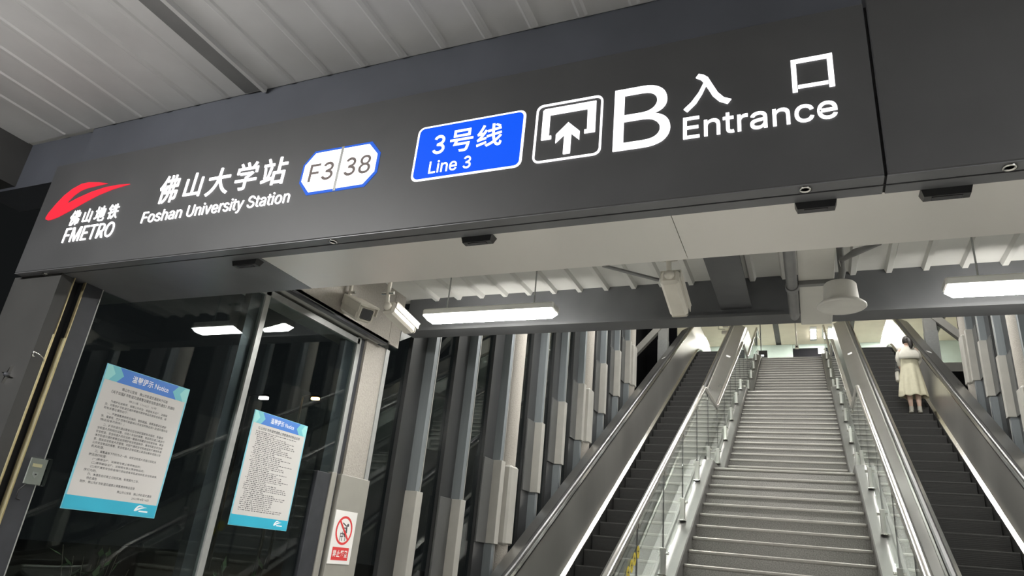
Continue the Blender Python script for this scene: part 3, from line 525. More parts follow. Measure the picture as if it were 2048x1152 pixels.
# 入 drawn with its own stroke shape, 口 as four bars
MB().prism([(-0.312, 3.381), (-0.301, 3.397), (-0.283, 3.389), (-0.267, 3.374), (-0.252, 3.340), (-0.232, 3.296), (-0.210, 3.268), (-0.185, 3.256), (-0.199, 3.238), (-0.228, 3.255), (-0.251, 3.284), (-0.268, 3.322),
            (-0.275, 3.336), (-0.290, 3.300), (-0.312, 3.262), (-0.345, 3.229), (-0.358, 3.243), (-0.330, 3.270), (-0.302, 3.310), (-0.283, 3.352), (-0.293, 3.368)], 'Y-', LY, LD).build('character', 'letter_white', sg)
MB().box(0.024, 0.041, LY - LD, LY, 3.240, 3.382).box(0.143, 0.161, LY - LD, LY, 3.240, 3.384).box(0.041, 0.143, LY - LD, LY, 3.366, 3.383).box(0.043, 0.141, LY - LD, LY, 3.254, 3.267).build('character', 'letter_white', sg)
sign_text('Entrance', (-0.360, 0.161, 3.108, 3.204), 'lettering', off=0.004)

# small downlights and black sensors in the header underside
for i, (x, y, lb) in enumerate(((-3.93, 2.192, 'small round ceiling spot at the far left end of the sign underside'), (-1.918, 2.18, 'small round ceiling spot under the station name'),
                                (0.041, 2.178, 'small round ceiling spot under the word Entrance'), (0.615, 2.18, 'small round ceiling spot under the blank right sign panel'))):
    t = thing('spotlight', (x, y, SOF_Z), lb, 'spotlight', 'spots in the sign underside')
    MB().lathe([(0.012, 0.002), (0.020, 0.0), (0.021, -0.005), (0.015, -0.006), (0.012, -0.003)], (x, y, SOF_Z), 16).build('trim_ring', 'steel_tube', t)
    MB().lathe([(0.0005, -0.002), (0.0125, -0.003)], (x, y, SOF_Z), 16).build('lens', 'frame_alu', t)
for i, (xa, xb, lb) in enumerate(((-2.60, -2.44, 'black door sensor under the header, leftmost of four'), (-1.31, -1.165, 'black door sensor under the header, second from the left'),
                                  (0.005, 0.140, 'black door sensor just left of the sign panel joint'), (0.388, 0.535, 'black door sensor just right of the sign panel joint'))):
    t = thing('door_sensor', ((xa + xb) / 2, 2.27, SOF_Z), lb, 'sensor', 'black door sensors')
    MB().add([(xa, 2.262, SOF_Z + .002), (xb, 2.262, SOF_Z + .002), (xb, 2.315, SOF_Z + .002), (xa, 2.315, SOF_Z + .002),
              (xa + .008, 2.266, SOF_Z - .028), (xb - .008, 2.266, SOF_Z - .028), (xb - .008, 2.30, SOF_Z - .028), (xa + .008, 2.30, SOF_Z - .028)],
             [(0, 1, 2, 3), (7, 6, 5, 4), (0, 4, 5, 1), (1, 5, 6, 2), (2, 6, 7, 3), (3, 7, 4, 0)]).build('housing', 'sensor_black', t)
    MB().box(xa + .03, xb - .03, 2.272, 2.294, SOF_Z - .0305, SOF_Z - .028).build('lens', 'cctv_window', t)

# =================================================================== LEFT SIDE: pillar, shutter guide, glass wall
lp = root('wall_left', (-4.0, 2.2, 0), 'grey clad pillar at the left of the entrance', 'wall')
MB().box(-4.22, -3.80, 2.20, 2.272, 0, SOF_Z).build('cladding', 'pillar_grey', lp)
MB().box(-4.22, -3.905, 2.272, 2.46, 0, SOF_Z).build('cladding', 'pillar_grey', lp)
gd = thing('shutter_guide', (-3.8, 2.31, 0), 'roller shutter guide slot with two brass edges in the left pillar', 'shutter guide')
MB().box(-3.90, -3.86, 2.272, 2.347, 0, SOF_Z).build('channel', 'slot_black', gd)
for ya in (2.274, 2.342):
    MB().box(-3.815, -3.795, ya, ya + 0.005, 0, SOF_Z).build('edge_strip', 'gold', gd)
    MB().box(-3.83, -3.797, ya - 0.006, ya, 0, 2.52).build('edge_lip', 'brass', gd)
MB().box(-3.90, -3.80, 2.347, 2.46, 0, SOF_Z).build('jamb', 'frame_dark', lp)
MB().box(-3.90, -3.797, 2.455, 2.46, 0, SOF_Z).build('jamb_edge', 'frame_alu', lp)
# metal hook, ornament and key switch box on the pillar
t = thing('wire_hook', (-3.8, 2.26, 2.38), 'bent steel wire hook on the left pillar', 'hook')
MB().tube([(-3.80, 2.275, 2.36), (-3.775, 2.25, 2.375), (-3.76, 2.215, 2.385), (-3.755, 2.18, 2.39)], 0.003, 6).build('wire', 'steel_tube', t)
MB().tube([(-3.755, 2.18, 2.39), (-3.755, 2.176, 2.375), (-3.755, 2.182, 2.365), (-3.755, 2.19, 2.368)], 0.004, 6).build('tip', 'steel_bright', t)
t = thing('wall_bracket', (-3.93, 2.195, 2.27), 'small star-shaped metal bracket on the left pillar', 'bracket')
for k in range(4):
    a = PI / 4 + k * PI / 2 + 0.5
    MB().prism([(-3.93 + 0.008 * math.cos(a - 1.2), 2.27 + 0.008 * math.sin(a - 1.2)), (-3.93 + 0.05 * math.cos(a), 2.27 + 0.05 * math.sin(a)), (-3.93 + 0.008 * math.cos(a + 1.2), 2.27 + 0.008 * math.sin(a + 1.2))], 'Y-', 2.2, 0.015).build('prong', 'steel_tube', t)
MB().lathe([(0.013, 0), (0.013, -0.02), (0.006, -0.026)], (-3.93, 2.2, 2.27), 12, axis='y').build('hub', 'frame_dark', t)
t = thing('key_switch_box', (-3.795, 2.42, 1.74), 'clear acrylic box over a key switch beside the shutter guide', 'switch box')
MB().bbox(-3.80, -3.79, 2.385, 2.475, 1.737, 1.87, 0.002).build('back_plate', 'acrylic_card', t)
MB().box(-3.79, -3.788, 2.400, 2.450, 1.825, 1.842).build('name_strip', 'brass', t)
MB().prism([(2.415, 1.80), (2.443, 1.80), (2.443, 1.785), (2.429, 1.768), (2.415, 1.785)], 'X+', -3.79, 0.004).build('key_plate', 'frame_alu', t)
MB().lathe([(0.005, 0), (0.005, 0.006)], (-3.786, 2.429, 1.785), 10).build('keyhole', 'slot_black', t)
MB().bbox(-3.79, -3.755, 2.380, 2.480, 1.732, 1.875, 0.004).build('cover', 'acrylic', t)
MB().tube([(-3.79, 2.40, 1.735), (-3.785, 2.37, 1.70), (-3.79, 2.375, 1.66), (-3.795, 2.40, 1.655)], 0.004, 6).build('cable', 'slot_black', t)

# glass wall: frame, two panes
w1 = root('window_1', (GX, 3.7, 0), 'left glass wall carrying two notices, dark night outside', 'window')
MB().box(-3.86, -3.795, 2.46, 4.96, 3.335, 3.385).build('top_rail', 'frame_alu', w1)
MB().box(-3.86, -3.795, 2.46, 4.96, 0.0, 0.10).build('bottom_rail', 'frame_alu', w1)
MB().box(-3.835, -3.795, 3.705, 3.755, 0.1, 3.40).build('mullion', 'frame_alu', w1)
MB().box(-3.90, -3.835, 3.60, 3.76, 0.1, 3.34).build('mullion_back', 'frame_dark', w1)
MB().box(-3.835, -3.795, 4.93, 4.985, 0.1, 3.40).build('jamb', 'frame_alu', w1)
MB().box(-3.90, -3.835, 4.80, 4.985, 0.1, 3.34).build('jamb_back', 'frame_dark', w1)
for a, b in ((2.462, 3.703), (3.757, 4.928)):
    MB().box(-3.822, -3.810, a, b, 0.1, 3.335).build('pane', 'glass_wall', w1)

# the opposite glass wall of the lobby, right of the frame
w4 = root('window_4', (3.05, 3.7, 0), 'glass wall on the right side of the lobby', 'window')
MB().box(3.02, 3.085, 2.30, 5.36, 3.335, 3.385).build('top_rail', 'frame_alu', w4)
MB().box(3.02, 3.085, 2.30, 5.36, 0.0, 0.10).build('bottom_rail', 'frame_alu', w4)
for ya in (2.30, 3.70, 5.0): MB().box(3.02, 3.085, ya, ya + .05, 0.1, 3.335).build('mullion', 'frame_alu', w4)
for a, b in ((2.352, 3.698), (3.752, 4.998)): MB().box(3.045, 3.057, a, b, 0.1, 3.335).build('pane', 'glass_wall', w4)

# corner pillar: plaster shaft, frame strips, wider sleeve below
t = thing('corner_pillar', (-3.85, 5.2, 0), 'white plastered corner pillar with grey sleeve at the end of the glass wall', 'pillar')
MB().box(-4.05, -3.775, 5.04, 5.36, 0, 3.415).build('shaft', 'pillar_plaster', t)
MB().box(-4.0, -3.80, 4.986, 5.04, 0, 3.40).build('shadow_gap', 'frame_dark', t)
MB().box(-3.80, -3.765, 5.36, 5.42, 0, 3.415).build('edge_strip', 'frame_alu', t)
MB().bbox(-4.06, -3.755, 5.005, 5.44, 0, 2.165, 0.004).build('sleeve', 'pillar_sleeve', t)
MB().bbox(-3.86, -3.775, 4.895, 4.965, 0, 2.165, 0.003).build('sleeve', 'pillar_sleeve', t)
MB().bbox(-3.95, -3.785, 4.71, 4.893, 0, 2.150, 0.003).build('sleeve', 'frame_dark', t)

# no-climbing plate
t = thing('prohibition_sign', (-3.752, 5.16, 1.44), 'white plate with red no-climbing symbol on the corner pillar sleeve', 'sign')
NX = -3.754
def sp_(u, v): return (5.012 + u * 0.315, 1.440 + v * 0.430)
MB().prism([sp_(0, 0), sp_(1, 0), sp_(1, 1), sp_(0, 1)], 'X+', NX, 0.004).build('plate', 'sign_white', t)
ccy, ccz = sp_(0.5, 0.63); ro, ri = 0.118, 0.099
cir = lambda r, n=32: [(ccy + r * math.cos(2 * PI * k / n), ccz + r * math.sin(2 * PI * k / n)) for k in range(n)]
MB().ring(cir(ro), cir(ri), 'X+', NX + 0.004, 0.001).build('ring', 'sign_red', t)
a = R(135)
def bar(p, q, w):
    dx, dy = q[0] - p[0], q[1] - p[1]; l = math.hypot(dx, dy); nx, ny = -dy / l * w / 2, dx / l * w / 2
    return [(p[0] + nx, p[1] + ny), (q[0] + nx, q[1] + ny), (q[0] - nx, q[1] - ny), (p[0] - nx, p[1] - ny)]
MB().prism(bar((ccy + ri * math.cos(a), ccz + ri * math.sin(a)), (ccy - ri * math.cos(a), ccz - ri * math.sin(a)), 0.018), 'X+', NX + 0.0055, 0.0008).build('slash', 'sign_red', t)
fg = MB(); q = lambda u, v: (ccy + u, ccz + v)
fg.prism([(ccy + 0.045 + 0.014 * math.cos(k), ccz + 0.045 + 0.014 * math.sin(k)) for k in [2 * PI * i / 12 for i in range(12)]], 'X+', NX + 0.004, 0.001)
for p, r_, w in ((q(0.03, 0.03), q(0.035, -0.02), 0.022), (q(0.03, 0.035), q(-0.03, 0.06), 0.010), (q(0.02, 0.02), q(-0.02, 0.02), 0.010), (q(0.035, -0.02), q(0.0, -0.035), 0.014), (q(0.035, -0.015), q(0.015, -0.05), 0.012),
                 (q(-0.045, -0.025), q(0.005, -0.025), 0.008), (q(-0.04, -0.025), q(-0.04, -0.085), 0.007), (q(-0.015, -0.01), q(-0.015, -0.085), 0.007), (q(-0.045, -0.05), q(0.0, -0.05), 0.006), (q(0.03, -0.045), q(0.03, -0.085), 0.007)):
    fg.prism(bar(p, r_, w), 'X+', NX + 0.004, 0.001)
fg.build('climber_figure', 'ink', t)
rp = MB().prism([sp_(0.13, 0.07), sp_(0.87, 0.07), sp_(0.87, 0.31), sp_(0.13, 0.31)], 'X+', NX + 0.004, 0.001).build('red_band', 'sign_red', t)
mb = MB()
for k, ch in enumerate('禁止攀登'):
    p, q2 = sp_(0.17 + 0.17 * k, 0.13), sp_(0.32 + 0.17 * k, 0.26); text_into(mb, ch, (p[0], q2[0], p[1], q2[1]), 'X+', NX + 0.0055, 0, 3, 0.02)
mb.build('lettering', 'sign_white', rp)

# notices on the glass
POSTER = [
 ('c', '佛山市公安局　佛山市轨道交通局关于印发', 0.842, .034), ('c', '《关于加强城市轨道交通乘客运输安全检查的通告》的通知', 0.808, .034), ('c', '佛公通〔2022〕15号', 0.775, .024),
 (2, '为维护社会秩序，保障公共安全，根据有关法律、法规规', .742, 0), (0, '定，对乘坐城市轨道交通的乘客所携带物品实施安全检查，现', .716, 0), (0, '将有关事项通告如下：', .690, 0),
 (2, '一、严禁乘客携带枪支弹药、管制器具、易燃易爆以及放射', .656, 0), (0, '性、毒害性、腐蚀性等可能影响公共安全的物品进入轨道交通车站', .630, 0), (0, '（物品目录见附件）；', .604, 0),
 (2, '二、城市轨道交通运营单位应当依照国家有关规定，配备安', .572, 0), (0, '全检查人员和相应设备，对进入车站的乘客、物品和交通工具进行', .546, 0), (0, '安全检查。安全检查人员应当统一着装并佩戴安全检查标志，乘坐', .520, 0),
 (0, '本市轨道交通的乘客应自觉维护安全检查秩序，接受和配合安全检', .494, 0), (0, '查，服从安全检查人员管理，对拒绝接受安全检查或拒绝携带危害', .468, 0), (0, '公共安全物品的乘客，安全检查人员有权禁止其进站乘车或报公安', .442, 0), (0, '机关处理。', .416, 0),
 (2, '三、乘客具有下列行为之一的，由安全检查人员报公安机关', .386, 0), (0, '依法进行处理：', .360, 0), (2, '(一)携带法律、法规明令禁止携带物品的；', .332, 0), (2, '(二)携带疑似法律、法规明令禁止携带物品的；', .306, 0),
 (2, '(三)拒绝接受安全检查强行进站或者采取其他扰乱安全检查秩', .280, 0), (0, '序行为的。', .254, 0), (2, '四、本通告自印发之日起实施，有效期为三年。', .228, 0), (2, '特此通告', .202, 0),
 (0, '附件：佛山市城市轨道交通禁止乘客携带物品目录', .176, 0)]
def poster(y0, z0, w, h, label, which):
    PX = -3.808
    t = thing('notice_poster', (PX, y0 + w / 2, z0), label, 'poster', 'notices on the left glass wall')
    q = lambda u, v: (y0 + u * w, z0 + v * h)
    MB().prism([q(-.008, -.004), q(1.008, -.004), q(1.008, 1.004), q(-.008, 1.004)], 'X+', PX, 0.0012).build('sleeve', 'print_edge', t)
    MB().prism([q(.012, .0), q(.988, .0), q(.988, 1), q(.012, 1)], 'X+', PX + 0.0012, 0.0008).build('sheet', 'paper', t)
    X1 = PX + 0.0021
    hb = MB().prism([q(0, .892), q(1, .892), q(1, 1), q(0, 1)], 'X+', X1, 0.0004).build('header_band', 'print_blue', t)
    for sgn in (0, 1):
        e = lambda u: u if sgn == 0 else 1 - u
        MB().prism([q(e(0), .892), q(e(.14), .892), q(e(.20), .946), q(e(.14), 1), q(e(0), 1)], 'X+', X1 + .0005, 0.0003).build('chevron', 'print_mint_dark', hb)
        MB().prism([q(e(0), .892), q(e(.05), .892), q(e(.105), .946), q(e(.05), 1), q(e(0), 1)], 'X+', X1 + .0009, 0.0003).build('chevron', 'print_mint', hb)
    mb = MB(); a, b = q(.30, .922), q(.745, .974); text_into(mb, '温馨提示 Notice', (a[0], b[0], a[1], b[1]), 'X+', X1 + .0008, 0, 2, 0.01); mb.build('title', 'print_white', hb)
    fb = MB().prism([q(0, 0), q(1, 0), q(1, .088), q(0, .088)], 'X+', X1, 0.0004).build('footer_band', 'print_teal', t)
    sw = [q(.745 + (u + 4.056) * .22, .032 + (v - 3.19) * .20) for u, v in swoosh]
    mb = MB().prism(sw, 'X+', X1 + .0005, 0.0003)
    mb.prism([q(.80, .030), q(.905, .030), q(.905, .040), q(.80, .040)], 'X+', X1 + .0005, 0.0003).build('logo', 'print_white', fb)
    mb = MB()
    if which == 1:
        for ind, tx, v, sz in POSTER:
            if ind == 'c':
                wd = 0.0265 * len(tx) if sz > .03 else .30
                wd = min(.86, wd * 1.1); a = q(.5 - wd / 2, v); b = q(.5 + wd / 2, v + sz * .72)
                text_into(mb, tx, (a[0], b[0], a[1], b[1]), 'X+', X1, 0, 1, 0.012 if sz > .03 else 0)
            else:
                a = q(.095 + .026 * ind, v); n = len(tx); wd = min(.83 - .026 * ind, n * .0268); b = q(.095 + .026 * ind + wd, v)
                text_into(mb, tx, (a[0], b[0], a[1], a[1] + .0155), 'X+', X1, 0, 1, 0.01)
        a, b = q(.50, .138), q(.90, .157); text_into(mb, '佛山市公安局　佛山市轨道交通局', (a[0], b[0], a[1], b[1]), 'X+', X1, 0, 1, .01)
        a, b = q(.68, .108), q(.88, .126); text_into(mb, '2022年4月10日', (a[0], b[0], a[1], b[1]), 'X+', X1, 0, 1, .01)
    else:
        a, b = q(.115, .842), q(.90, .870); text_into(mb, '佛山市城市轨道交通禁止乘客携带的物品目录', (a[0], b[0], a[1], b[1]), 'X+', X1, 0, 1, 0.015)
        rnd = random.Random(3); v = .822
        # fine print too small to read: rows of word-sized strokes
        while v > .115:
            u = .09 + rnd.choice((0, .03, .03)); end = rnd.choice((.45, .6, .72, .80, .82, .83, .62))
            while u < end:
                l = rnd.choice((.012, .024, .036, .05)); k = 0
                while k * .0125 < l:
                    uu = u + k * .0125 + rnd.uniform(-.001, .001); zt = rnd.uniform(.0055, .0082)
                    A = q(uu, v); B = q(uu + rnd.uniform(.008, .0122), v + zt)
                    mb.prism([A, (B[0], A[1]), B, (A[0], B[1])], 'X+', X1, 0.0001); k += 1
                u += l + .012
            v -= .0165
    mb.build('body_text', 'ink', t)
    return t
poster(2.640, 1.640, 0.615, 0.820, 'large notice poster, left of the two on the glass', 1)
poster(3.885, 1.655, 0.612, 0.815, 'large notice poster of fine-print lists, right of the two on the glass', 2)

# =================================================================== COLUMN WALLS
def zinc(y): return 2.226 + 0.5774 * (y - 11.13)           # escalator step line
def ztop(y): return 4.05 + 0.5774 * (y - BEAM_Y)
ORD = ['first', 'second', 'third', 'fourth', 'fifth', 'sixth', 'seventh', 'eighth', 'ninth', 'tenth', 'eleventh', 'twelfth']
def column(side, y, wide, zb, zt, idx):
    sg_ = 1 if side == 'left' else -1
    bx = -4.02 if side == 'left' else 2 * XC + 4.02
    X = lambda d: bx + sg_ * d
    lb = f"{'wide ' if wide else 'narrow '}grey sleeved column, {ORD[idx]} from the front along the {side} wall"
    t = thing('wall_column', (bx, y, 0), lb, 'column', f'sleeved columns of the {side} wall')
    B = lambda d0, d1, ya, yb, za, zb_: (min(X(d0), X(d1)), max(X(d0), X(d1)), ya, yb, za, zb_)
    top = min(ztop(y) + 0.1, HALL_C - 0.02)
    MB().box(*B(0, 0.16, y + .01, y + .095, 0, top)).build('fin', 'fin', t)
    MB().box(*B(0.135, 0.165, y + .093, y + .108, 0, top)).build('fin_edge', 'fin_light', t)
    mb = MB().bbox(*B(0, 0.195, y - .01, y + .12, zb, zt), 0.004); mb.build('sleeve', 'sleeve', t)
    if idx > 0: MB().bbox(*B(0.04, 0.075, y - .30, y - .012, zb, zt), 0.004).build('sleeve_wing', 'fin_dark', t)
    if wide:
        MB().lathe([(0.13, 0), (0.13, top)], (X(0.10), y + .36, 0), 20).build('shaft', 'plaster', t)
        MB().box(*B(0.04, 0.10, y + .095, y + .24, 0, top)).build('web', 'fin', t)
        MB().bbox(*B(0.0, 0.150, y + .12, y + .22, zb, zt - .01), 0.004).build('sleeve', 'sleeve', t)
        MB().bbox(*B(0.0, 0.245, y + .22, y + .50, zb, zt - .02), 0.03).build('sleeve', 'sleeve', t)
    return t
cols = [(6.43, 0, 0.0, 2.19), (7.46, 0, 0.0, 2.22), (8.52, 1, None, None), (9.92, 0, None, None), (10.92, 0, None, None), (11.95, 1, None, None), (13.36, 0, None, None), (14.45, 0, None, None), (15.4, 1, None, None)]
for side in ('left', 'right'):
    for i, (y, wd, zb, zt) in enumerate(cols):
        if zb is None: zb = zinc(y) + 1.07; zt = zb + 1.06
        column(side, y, wd, zb, zt, i)
def glazed(name, side, label):
    bx = -4.02 if side == 'left' else 2 * XC + 4.02
    sg_ = 1 if side == 'left' else -1
    w = root(name, (bx, 6, 0), label, 'window')
    ys = [5.44] + [c[0] + .05 for c in cols] + [16.6]
    for i in range(len(ys) - 1):
        a, b = ys[i] + .004, ys[i + 1] - .004
        x0, x1 = bx - 0.006, bx + 0.006
        za = max(0, zinc(a) - .3); zb = max(0, zinc(b) - .3)
        vs = [(x, y, z) for x in (x0, x1) for (y, z) in ((a, za), (b, zb), (b, ztop(b)), (a, ztop(a)))]
        MB().add(vs, [(0, 1, 2, 3), (7, 6, 5, 4), (0, 4, 5, 1), (1, 5, 6, 2), (2, 6, 7, 3), (3, 7, 4, 0)]).build('pane', 'glass_wall', w)
    for i, c in enumerate(cols):
        # bluish lower cladding strip beside each fin
        x0, x1 = sorted((bx, bx + sg_ * 0.05)); y = c[0]
        MB().box(x0, x1, y - .30, y + .0, 0, ztop(y)).build('side_panel', 'shaft_wall', w)
glazed('window_2', 'left', 'dark glass between the columns left of the escalators')
glazed('window_3', 'right', 'dark glass between the columns right of the escalators')
# near-black sheets standing in for the dark upper void, steel posts with diagonal braces
for side in (-1, 1):
    xw = XC + side * 5.05
    struct(MB().box(min(xw, xw + side * .1), max(xw, xw + side * .1), 16.62, 24.5, 0, HALL_C).build('void_sheet_left' if side < 0 else 'void_sheet_right', 'void_dark'),
           f"near-black sheet standing in for the dark void on the {'left' if side < 0 else 'right'} beyond the columns", 'wall')
    xp = XC + side * 3.56
    t = thing('brace_post', (xp, 20, 7), f"steel post with diagonal brace beside the {'left' if side < 0 else 'right'} escalator head", 'post', 'braced posts at the escalator heads')
    MB().box(xp - .14, xp + .14, 19.9, 20.15, 6.5, 9.05).build('post', 'fin_light', t)
    MB().bbox(xp - .24, xp + .24, 19.84, 20.2, 9.05, 9.40, .01).build('cap', 'sleeve', t)
    MB().box(xp - .15, xp + .15, 19.89, 20.16, 6.5, 8.35).build('base_sleeve', 'frame_alu', t)
    xq = xp + side * 1.25
    MB().add([(xp, 19.85, 9.0), (xp, 20.05, 9.0), (xp, 20.05, 8.74), (xp, 19.85, 8.74), (xq, 19.85, 7.65), (xq, 20.05, 7.65), (xq, 20.05, 7.39), (xq, 19.85, 7.39)],
             [(0, 1, 2, 3), (7, 6, 5, 4), (0, 4, 5, 1), (1, 5, 6, 2), (2, 6, 7, 3), (3, 7, 4, 0)]).build('brace', 'sleeve', t)

# =================================================================== STAIRCASE
SX0, SX1 = -1.345, 0.562
TR, RI = 0.30, 0.16
st = thing('staircase', (XC, 5.08, 0), 'wide grey granite staircase of three flights between the escalators', 'staircase')
step_m = MB().box(SX0, SX1, 0, TR + .03, -RI - .02, -.002).mesh('step', 'granite', Vector((0, 0, 0)))
nos_m = MB().bbox(SX0 + .002, SX1 - .002, -.022, .05, -.036, 0.0, 0.010).mesh('nosing', 'nosing', Vector((0, 0, 0)))
flights = [(5.08, 0.16, 20), (12.33, 3.36, 18), (18.95, 6.24, 18)]
for y0, z0, n in flights:
    for k in range(n):
        s_ = link(step_m, 'step', st, (0, y0 + k * TR, z0 + k * RI)); link(nos_m, 'nosing', s_, (0, y0 + k * TR, z0 + k * RI))
MB().box(SX0, SX1, 5.08 + 20 * TR, 12.36, 3.02, 3.198).build('landing', 'granite', st)
MB().box(SX0, SX1, 12.33 + 18 * TR, 18.98, 5.9, 6.078).build('landing', 'granite', st)
nose = [(4.7, 0.0), (5.08, 0.16), (10.78, 3.2), (12.03, 3.2), (17.43, 6.08), (18.65, 6.08), (24.05, 8.96), (25.2, 8.96)]
for s_, x0, lb in ((-1, SX0, 'left'), (1, SX1, 'right')):
    MB().sweep([(0, -.5), (0, .10), (.012, .115), (.34, .115), (.34, -.5)], nose, x0, s_).build('stringer', 'stringer_steel', st)
    MB().sweep([(.20, .115), (.20, .16), (.235, .16), (.235, .115)], nose[1:], x0, s_).build('kerb_rail', 'stringer_steel', st)

# glass railings on the stringers
rail_path = [(4.85, 1.20), (5.05, 1.38), (10.70, 4.40), (10.85, 4.43), (12.2, 4.47), (12.36, 4.52), (18.08, 7.56), (18.25, 7.60), (19.45, 7.60), (19.62, 7.66), (24.25, 10.13), (24.4, 10.17), (25.6, 10.17)]
def lerp(path, y):
    for (a, za), (b, zb) in zip(path, path[1:]):
        if a <= y <= b: return za + (zb - za) * (y - a) / max(1e-6, b - a)
    return path[-1][1]
def railing(xr, side):
    t = thing('glass_railing', (xr, 5.0, 0.2), f'glass railing with round steel handrail on the {side} side of the stairs', 'railing', 'stair railings')
    MB().tube([(xr, y, z) for y, z in rail_path], 0.038, 14).build('handrail', 'steel_tube', t)
    ys = []
    y = 5.2
    while y < 25.2: ys.append(y); y += 1.195
    sg_ = 1 if side == 'left' else -1
    for i, y in enumerate(ys):
        zb, zt = lerp(nose, y) + .115, lerp(rail_path, y)
        p = MB().box(xr - .006, xr + .006, y - .011, y + .011, zb + .01, zt - .03).build('post', 'frame_dark', t)
        MB().bbox(xr - .045, xr + .045, y - .06, y + .06, zb, zb + .014, .003).build('base_plate', 'steel_bright', p)
        MB().bbox(xr - .03, xr + .03, y - .028, y + .028, zb + .01, zb + .27, .004).build('clamp', 'steel', p)
        MB().tube([(xr - sg_ * .03, y, zb + .22), (xr + sg_ * .06, y, zb + .22)], .016, 8).build('bolt', 'steel_bright', p)
        MB().bbox(xr - .02, xr + .02, y - .04, y + .04, zt - .12, zt - .07, .004).build('bracket', 'steel_bright', p)
        MB().tube([(xr - sg_ * .06, y, zt - .10), (xr, y, zt - .035)], .010, 6).build('bracket_arm', 'steel_bright', p)
        if i + 1 < len(ys):
            a, b = y + .013, ys[i + 1] - .013
            knots = [a] + [k for k, _ in nose + rail_path if a < k < b] + [b]; knots = sorted(set(knots))
            mb = MB(); prof = []
            for k in knots: prof.append((k, lerp(nose, k) + .19))
            for k in knots[::-1]: prof.append((k, lerp(rail_path, k) - .07))
            mb.prism(prof, 'X+', xr - .006, .012); mb.build('glass_panel', 'glass_rail', t)
    return t
rl = railing(-1.475, 'left')
railing(0.695, 'right')
# yellow warning discs stuck on the left railing glass
for i, (y, z) in enumerate(((6.422, 1.787), (6.294, 1.724), (6.19, 1.664), (6.071, 1.605))):
    t = thing('warning_sticker', (-1.468, y, z), f"yellow round sticker on the stair railing glass, {('uppermost', 'second from the top', 'third from the top', 'lowest')[i]} of four", 'sticker', 'yellow stickers on the left railing')
    MB().prism([(y + .055 * math.cos(2 * PI * k / 24), z + .055 * math.sin(2 * PI * k / 24)) for k in range(24)], 'X+', -1.4688, .0006).build('disc', 'yellow', t)
    mb = MB()
    for k in range(3): mb.prism(bar((y - .025 + .02 * k, z + .03 - .012 * (k % 2)), (y - .02 + .02 * k, z - .028 + .01 * k), .007), 'X+', -1.4681, .0004)
    mb.prism(bar((y - .03, z + .004), (y + .03, z + .008), .006), 'X+', -1.4681, .0004); mb.build('mark', 'ink', t)

